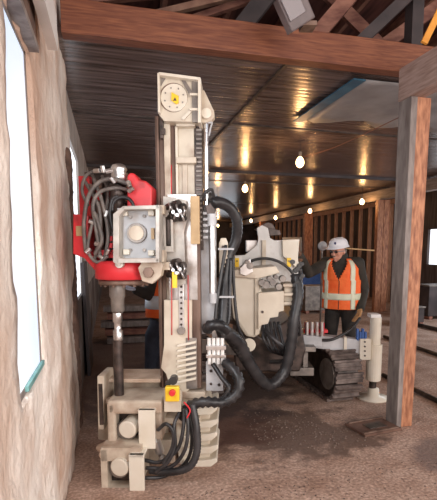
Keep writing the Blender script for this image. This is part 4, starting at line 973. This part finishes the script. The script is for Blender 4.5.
# vest: shell over the jacket with open front edge, collar V and silver bands
def ves(z, rx, ry, cx=0):
    return (Vector((bx + cx, D0, z)), rx, ry, Matrix((sd, -fwd, Vector((0, 0, 1)))).transposed())
ST = [(z + .045, a * 1.06, b) for z, a, b in ((0.90, .220, .176), (1.05, .216, .170), (1.12, .214, .168), (1.19, .213, .167), (1.26, .216, .167), (1.33, .220, .166), (1.40, .218, .158), (1.45, .205, .146), (1.485, .175, .128), (1.52, .12, .105))]
def vr(z):
    for (z0, a0, b0), (z1, a1, b1) in zip(ST[:-1], ST[1:]):
        if z <= z1: t = (z - z0) / (z1 - z0); return a0 + (a1 - a0) * t, b0 + (b1 - b0) * t
    return ST[-1][1:]
def vest_pt(an, z, off=0.0):             # an: angle round the chest, -90 deg is the front
    rx, ry = vr(z); R = Matrix((sd, -fwd, Vector((0, 0, 1)))).transposed()
    return Vector((bx - 0.012 * (z > 1.3), D0, z)) + R @ Vector((math.cos(an) * (rx + off), math.sin(an) * (ry + off), 0))
def patch(name, fn, a0, a1, z0, z1, m, off, par, na=60, nz=40, th=0.006):
    mb = MB(); bm = mb.bm; g = {}
    for i in range(na + 1):
        for j in range(nz + 1): g[i, j] = bm.verts.new(vest_pt(a0 + (a1 - a0) * i / na, z0 + (z1 - z0) * j / nz, off + 0.004 * noise.noise(Vector((i * .25, j * .12, off)))))
    for i in range(na):
        for j in range(nz):
            a = a0 + (a1 - a0) * (i + .5) / na; z = z0 + (z1 - z0) * (j + .5) / nz
            if fn(a, z):
                f = bm.faces.new((g[i, j], g[i + 1, j], g[i + 1, j + 1], g[i, j + 1])); f.smooth = True
    bmesh.ops.delete(bm, geom=[v for v in bm.verts if not v.link_faces], context='VERTS')
    o = link(name, mb, m, par); s = o.modifiers.new('t', 'SOLIDIFY'); s.thickness = th; s.offset = 1; return o
FR = 1.5 * PI        # R maps (cos,sin)->(side, back): the front is at 270 degrees
def ang(a): return (a - FR + PI) % (2 * PI) - PI
def inv(a, z):
    d = abs(ang(a))
    if z > 1.31 and d < 0.50 * (z - 1.31) / 0.22 + .02: return False                      # V neck
    if z > 1.28 and abs(d - PI / 2) < 0.38 * min(1, (z - 1.28) / .10): return False        # arm holes
    return True
vest = patch('safety_vest', inv, 0, 2 * PI, 0.945, 1.56, M['hivis'], 0.0, A, 90, 60)
vest['label'] = 'orange safety vest with silver bands'
patch('reflective_band', lambda a, z: True, 0, 2 * PI, 1.06, 1.14, M['silver'], 0.008, vest, 90, 4, 0.003)
for k in (-1, 1):
    patch('reflective_band', inv, FR + k * 0.62, FR + k * 0.92, 0.95, 1.545, M['silver'], 0.008, vest, 5, 40, 0.003)
    patch('reflective_band', inv, FR + PI + k * 0.62, FR + PI + k * 0.92, 0.95, 1.545, M['silver'], 0.008, vest, 5, 40, 0.003)
patch('zip', lambda a, z: True, FR - 0.02, FR + 0.02, .95, 1.31, M['trousers'], 0.008, vest, 2, 20, 0.003)

# ---- second worker behind the mast
D1 = 4.75
B = thing('person', 'worker in dark clothes mostly hidden behind the mast, arm stretched to the left', 'person', (P(160, 300, D1).x, D1, 0), -PSI)
def q1(px, py, D=D1): return P(px, py, D)
fw1 = Vector((-0.9, -0.45, 0)).normalized(); s1 = Vector((-fw1.y, fw1.x, 0)); s1 = -s1 if s1.x < 0 else s1
pel = Vector((q1(164, 300).x, D1, .93)); che = q1(167, 282); hc = q1(167, 252); 
rs = che + Vector((-.10, -.10, .08)); ls = che + Vector((.08, .14, .08)); re = q1(149, 295, D1 - .12); rh = q1(136, 290, D1 - .18)
le = ls + Vector((.10, .05, -.26)); lh = le + Vector((-.10, -.12, -.16))
hips = [pel - Vector((.05, .06, .05)), pel + Vector((.07, .06, -.05))]
knees = [q1(152, 335, D1 - .05), q1(163, 338, D1 + .05)]; feet = [q1(149, 362, D1), q1(158, 380, D1 - .02)]
feet = [Vector((feet[0].x, D1 + .02, .09)), Vector((feet[1].x + .05, D1 - .08, .09))]
mb = MB(); mb.ball(pel, .14, .11, .12); mb.cap(pel, che, .12, .13); mb.cap(rs, ls, .06, .06); mb.cap(che + Vector((0, 0, .06)), hc - Vector((0, 0, .05)), .06, .055)
for a, b, r1, r2 in ((ls, le, .05, .04), (le, lh, .04, .027), (rs, re, .05, .04), (re, rh, .04, .027)): mb.cap(a, b, r1, r2)
for i in (0, 1): mb.cap(hips[i], knees[i], .08, .055); mb.cap(knees[i], feet[i], .055, .038); mb.cap(feet[i] - Vector((0, 0, .04)), feet[i] + fw1 * .13 - Vector((0, 0, .05)), .036, .03)
hf, hu, hs, HR = head(mb, hc, Vector((-.9, -.3, -.3)))
o = link('body', mb, M['skin'], B); remesh(o, .009, 4)
mb = MB(); mb.cap(pel, che, .15, .165); mb.cap(rs, ls, .08, .08)
for a, b, r1, r2 in ((ls, le, .075, .065), (le, lh, .065, .05), (rs, re, .075, .065), (re, rh, .062, .05)): mb.cap(a, b.lerp(a, .05), r1, r2)
o = link('jacket', mb, M['trousers'], B); remesh(o, .009, 5)
mb = MB(); mb.ball(pel, .16, .13, .14)
for i in (0, 1): mb.cap(hips[i], knees[i], .098, .075); mb.cap(knees[i], feet[i] + Vector((0, 0, .05)), .075, .062)
o = link('trousers', mb, M['jeans'], B); remesh(o, .009, 5)
for i in (0, 1):
    mb = MB(); f = feet[i]; mb.cap(f + Vector((0, 0, .08)), f - Vector((0, 0, .02)), .058, .054); mb.cap(f - Vector((0, 0, .035)), f + fw1 * .15 - Vector((0, 0, .042)), .052, .046)
    for v in mb.bm.verts: v.co.z = max(v.co.z, 0.0)
    o = link('boot', mb, M['boot'], B); remesh(o, .008, 3)
hand(B, 'glove', rh, rh - re, Vector((0, 0, -1)), .2, M['glove_b'], 1, 1.15)
hand(B, 'glove', lh, lh - le, Vector((-.5, 0, -1)), .4, M['glove_d'], 1, 1.1)
R1 = Matrix.Identity(3)
mb = MB(); cx = q1(160, 300); 
loft(mb, [((pel.x - .01, D1, .97), .19, .175, R1), ((pel.x, D1, 1.16), .188, .165, R1), ((pel.x + .01, D1, 1.28), .185, .17, R1), ((pel.x + .02, D1, 1.42), .18, .165, R1), ((pel.x + .03, D1, 1.50), .14, .12, R1)], 32, True)
vest = link('safety_vest', mb, M['hivis'], B); vest.modifiers.new('t', 'SOLIDIFY').thickness = .006
vest['label'] = 'orange vest with pale band'
mb = MB(); loft(mb, [((pel.x - .004, D1, 1.06), .200, .182, R1), ((pel.x + .004, D1, 1.20), .199, .180, R1)], 32, True); o = link('reflective_band', mb, mat('pale_blue_band', (.5, .6, .72), (.7, .75, .8), .5), vest); o.modifiers.new('t', 'SOLIDIFY').thickness = .005
mb = MB(); c = hc + hu * .045; mb.lathe([(.128, 0), (.13, .006), (.112, .02), (.11, .055), (.095, .09), (.06, .115), (.004, .125)], c, 30, HR); link('hard_hat', mb, M['hat'], B)

# ================================================================== THINGS ON THE FLOOR AND FAR BACK
# steel plate near the post
c = G(373, 428); t = thing('floor_plate', 'rusty steel plate lying on the floor at the foot of the nearest post', 'steel plate', (c.x, c.y, 0))
mb = MB(); q_ = Matrix.Rotation(0.12, 3, 'Z')
mb.box((c.x, c.y, .012), (.42, .30, .024), q_); link('plate', mb, mat('rusty_plate', (.10, .05, .035), (.2, .11, .08), .7, .2, 8), t, .003)
for k in (-1, 1):
    mb = MB(); mb.box((c.x, c.y + k * .13, .031), (.40, .025, .014), q_); link('edge_bar', mb, M['brownsteel'], t, .002)
mb = MB(); mb.box((c.x + .02, c.y, .0255), (.20, .12, .006), q_); link('dark_opening', mb, M['darksteel'], t, .002)
# pipes and boards on the floor at right
for (x1, y1, x2, y2, r, lab) in ((437, 403, 383, 377, .028, 'dark pipe lying on the floor just behind the nearest post'),
                                 (439, 357, 384, 338, .03, 'dark pipe lying on the floor farther back at right'),
                                 (440, 332, 400, 322, .04, 'farthest dark pipe lying on the floor near the right wall')):
    a = G(x1, y1); b = G(x2, y2); d = (a - b).normalized(); a = a + d * 1.5; a.z = b.z = r
    mb = MB(); mb.cyl(a, b, r, n=14); single('floor_pipe', mb, M['darksteel'], lab, 'pipe', 'dark pipes on the floor')
# crates, carts and covers far back
def block(name, px, py, D, w, d, h, m, label, cat, group=None):
    r = P(px, py, D); c = CW(Vector((r.x, D, 0)))
    t = thing(name, label, cat, (c.x, c.y, 0), 0, group)
    mb = MB(); mb.box((c.x, c.y, .08 + (h - .08) / 2), (w, d, h - .08)); link('crate_body', mb, M[m], t, .01)
    for sx in (-1, 1):
        mb = MB(); mb.box((c.x + sx * w * .38, c.y, .04), (.09, d, .08)); link('skid', mb, M['trusswood'], t)
    mb = MB(); mb.box((c.x, c.y, h + .015), (w + .04, d + .04, .03)); link('crate_lid', mb, M['greysteel'], t, .004)
block('storage_crate', 312, 290, 12.0, .6, .5, .7, 'greysteel', 'grey crate beyond the raised arm of the hard hat worker', 'crate')
block('storage_crate', 306, 280, 15.5, .9, .6, .9, 'tarpblue', 'blue crate far beyond the raised arm of the worker', 'crate')
block('storage_crate', 408, 300, 10.0, .5, .5, .4, 'dark', 'low black crate visible between the two right posts', 'crate')
block('storage_crate', 434, 300, 11.0, .7, .5, .8, 'dark', 'tall black crate below the bright window at the right edge', 'crate')
# boards stacked by the left wall
for k in range(5):
    mb = MB(); mb.box((0.42 + .02 * (k % 2), 8.3 + .1 * k, .06 + .13 * k), (1.05 + .1 * (k % 3), .32, .10)); 
    single('stacked_board', mb, M['trusswood'] if k % 2 else M['greywood'], ['bottom', 'second lowest', 'middle', 'second highest', 'top'][k] + ' board of the dim stack beyond the drill rod', 'board', 'boards stacked beyond the drill rod', .005)
    if k:
        pass
mb = MB()
mb.bar((-0.32, 6.6, 0), (-0.355, 6.6, 1.5), .9, .04); single('leaning_panel', mb, M['dark'], 'dark panel leaning on the left wall behind the red head', 'panel')
# round lamp head on a thin rod at the worker's shoulder
c = WC(G(100, 300)) * 0 + P(322.5, 246, 6.0)
t = thing('round_lamp', 'round pale lamp head on a thin rod left of the hard hat', 'lamp', (c.x, c.y, 0), -PSI)
mb = MB(); mb.lathe([(.03, -.025), (.056, -.018), (.062, 0), (.056, .012), (.004, .02)], c, 26, Matrix.Rotation(PI / 2, 3, 'X')); link('lamp_head', mb, M['palegrey'], t)
mb = MB(); mb.cyl((c.x, c.y + .02, c.z), (c.x, c.y + .04, .02), .012, n=10); link('pole', mb, M['greysteel'], t)
mb = MB(); mb.lathe([(.11, 0), (.11, .02), (.03, .04)], (c.x, c.y + .04, 0), 20); link('base', mb, M['greysteel'], t)
mb = MB(); a = P(328, 247, 5.9); b = P(375, 250.5, 5.9); mb.cyl((a.x, a.y + .03, a.z), (b.x, b.y + .03, b.z), .010, n=8); link('rod', mb, M['tan'], t)
# loose stones in the wet patch and by the clamps
mb = MB(); rr = random.Random(3)
for k in range(700):
    if k % 4 == 3: cx, cy, sx, sy = .55, 2.8, .6, .2
    else: cx, cy, sx, sy = 1.6, 3.7, .62, .5
    x, y = rr.gauss(cx, sx * .6), rr.gauss(cy, sy * .6)
    if x < -.2 or y < 2.6 or (x < .95 and y > 2.9) or (x < 1.2 and y > 3.3): continue
    r = rr.uniform(.002, .008); mb.ball((x, y, r * .4 - .002), r * rr.uniform(.8, 1.4), r, r * .7, u=6, v=4)
link('gravel', mb, mat('gravel_stones', (.10, .065, .05), (.36, .27, .22), .85, 0, 40), None, 0, 0, 'loose gravel scattered on the damp floor in front of the crawler track', 'gravel', kind='stuff')
mb = MB()
for k in range(500):
    x, y = rr.uniform(-.2, 3.2), rr.uniform(2.2, 2.9); r = rr.uniform(.002, .006); mb.ball((x, y, r * .3 - .001), r * 1.3, r, r * .6, u=6, v=4)
link('rubble', mb, M['gravel'], None, 0, 0, 'fine grit strewn over the dirt floor nearest the viewer', 'grit', kind='stuff')

for o in bpy.data.objects:
    if '_b' in o: del o['_b']
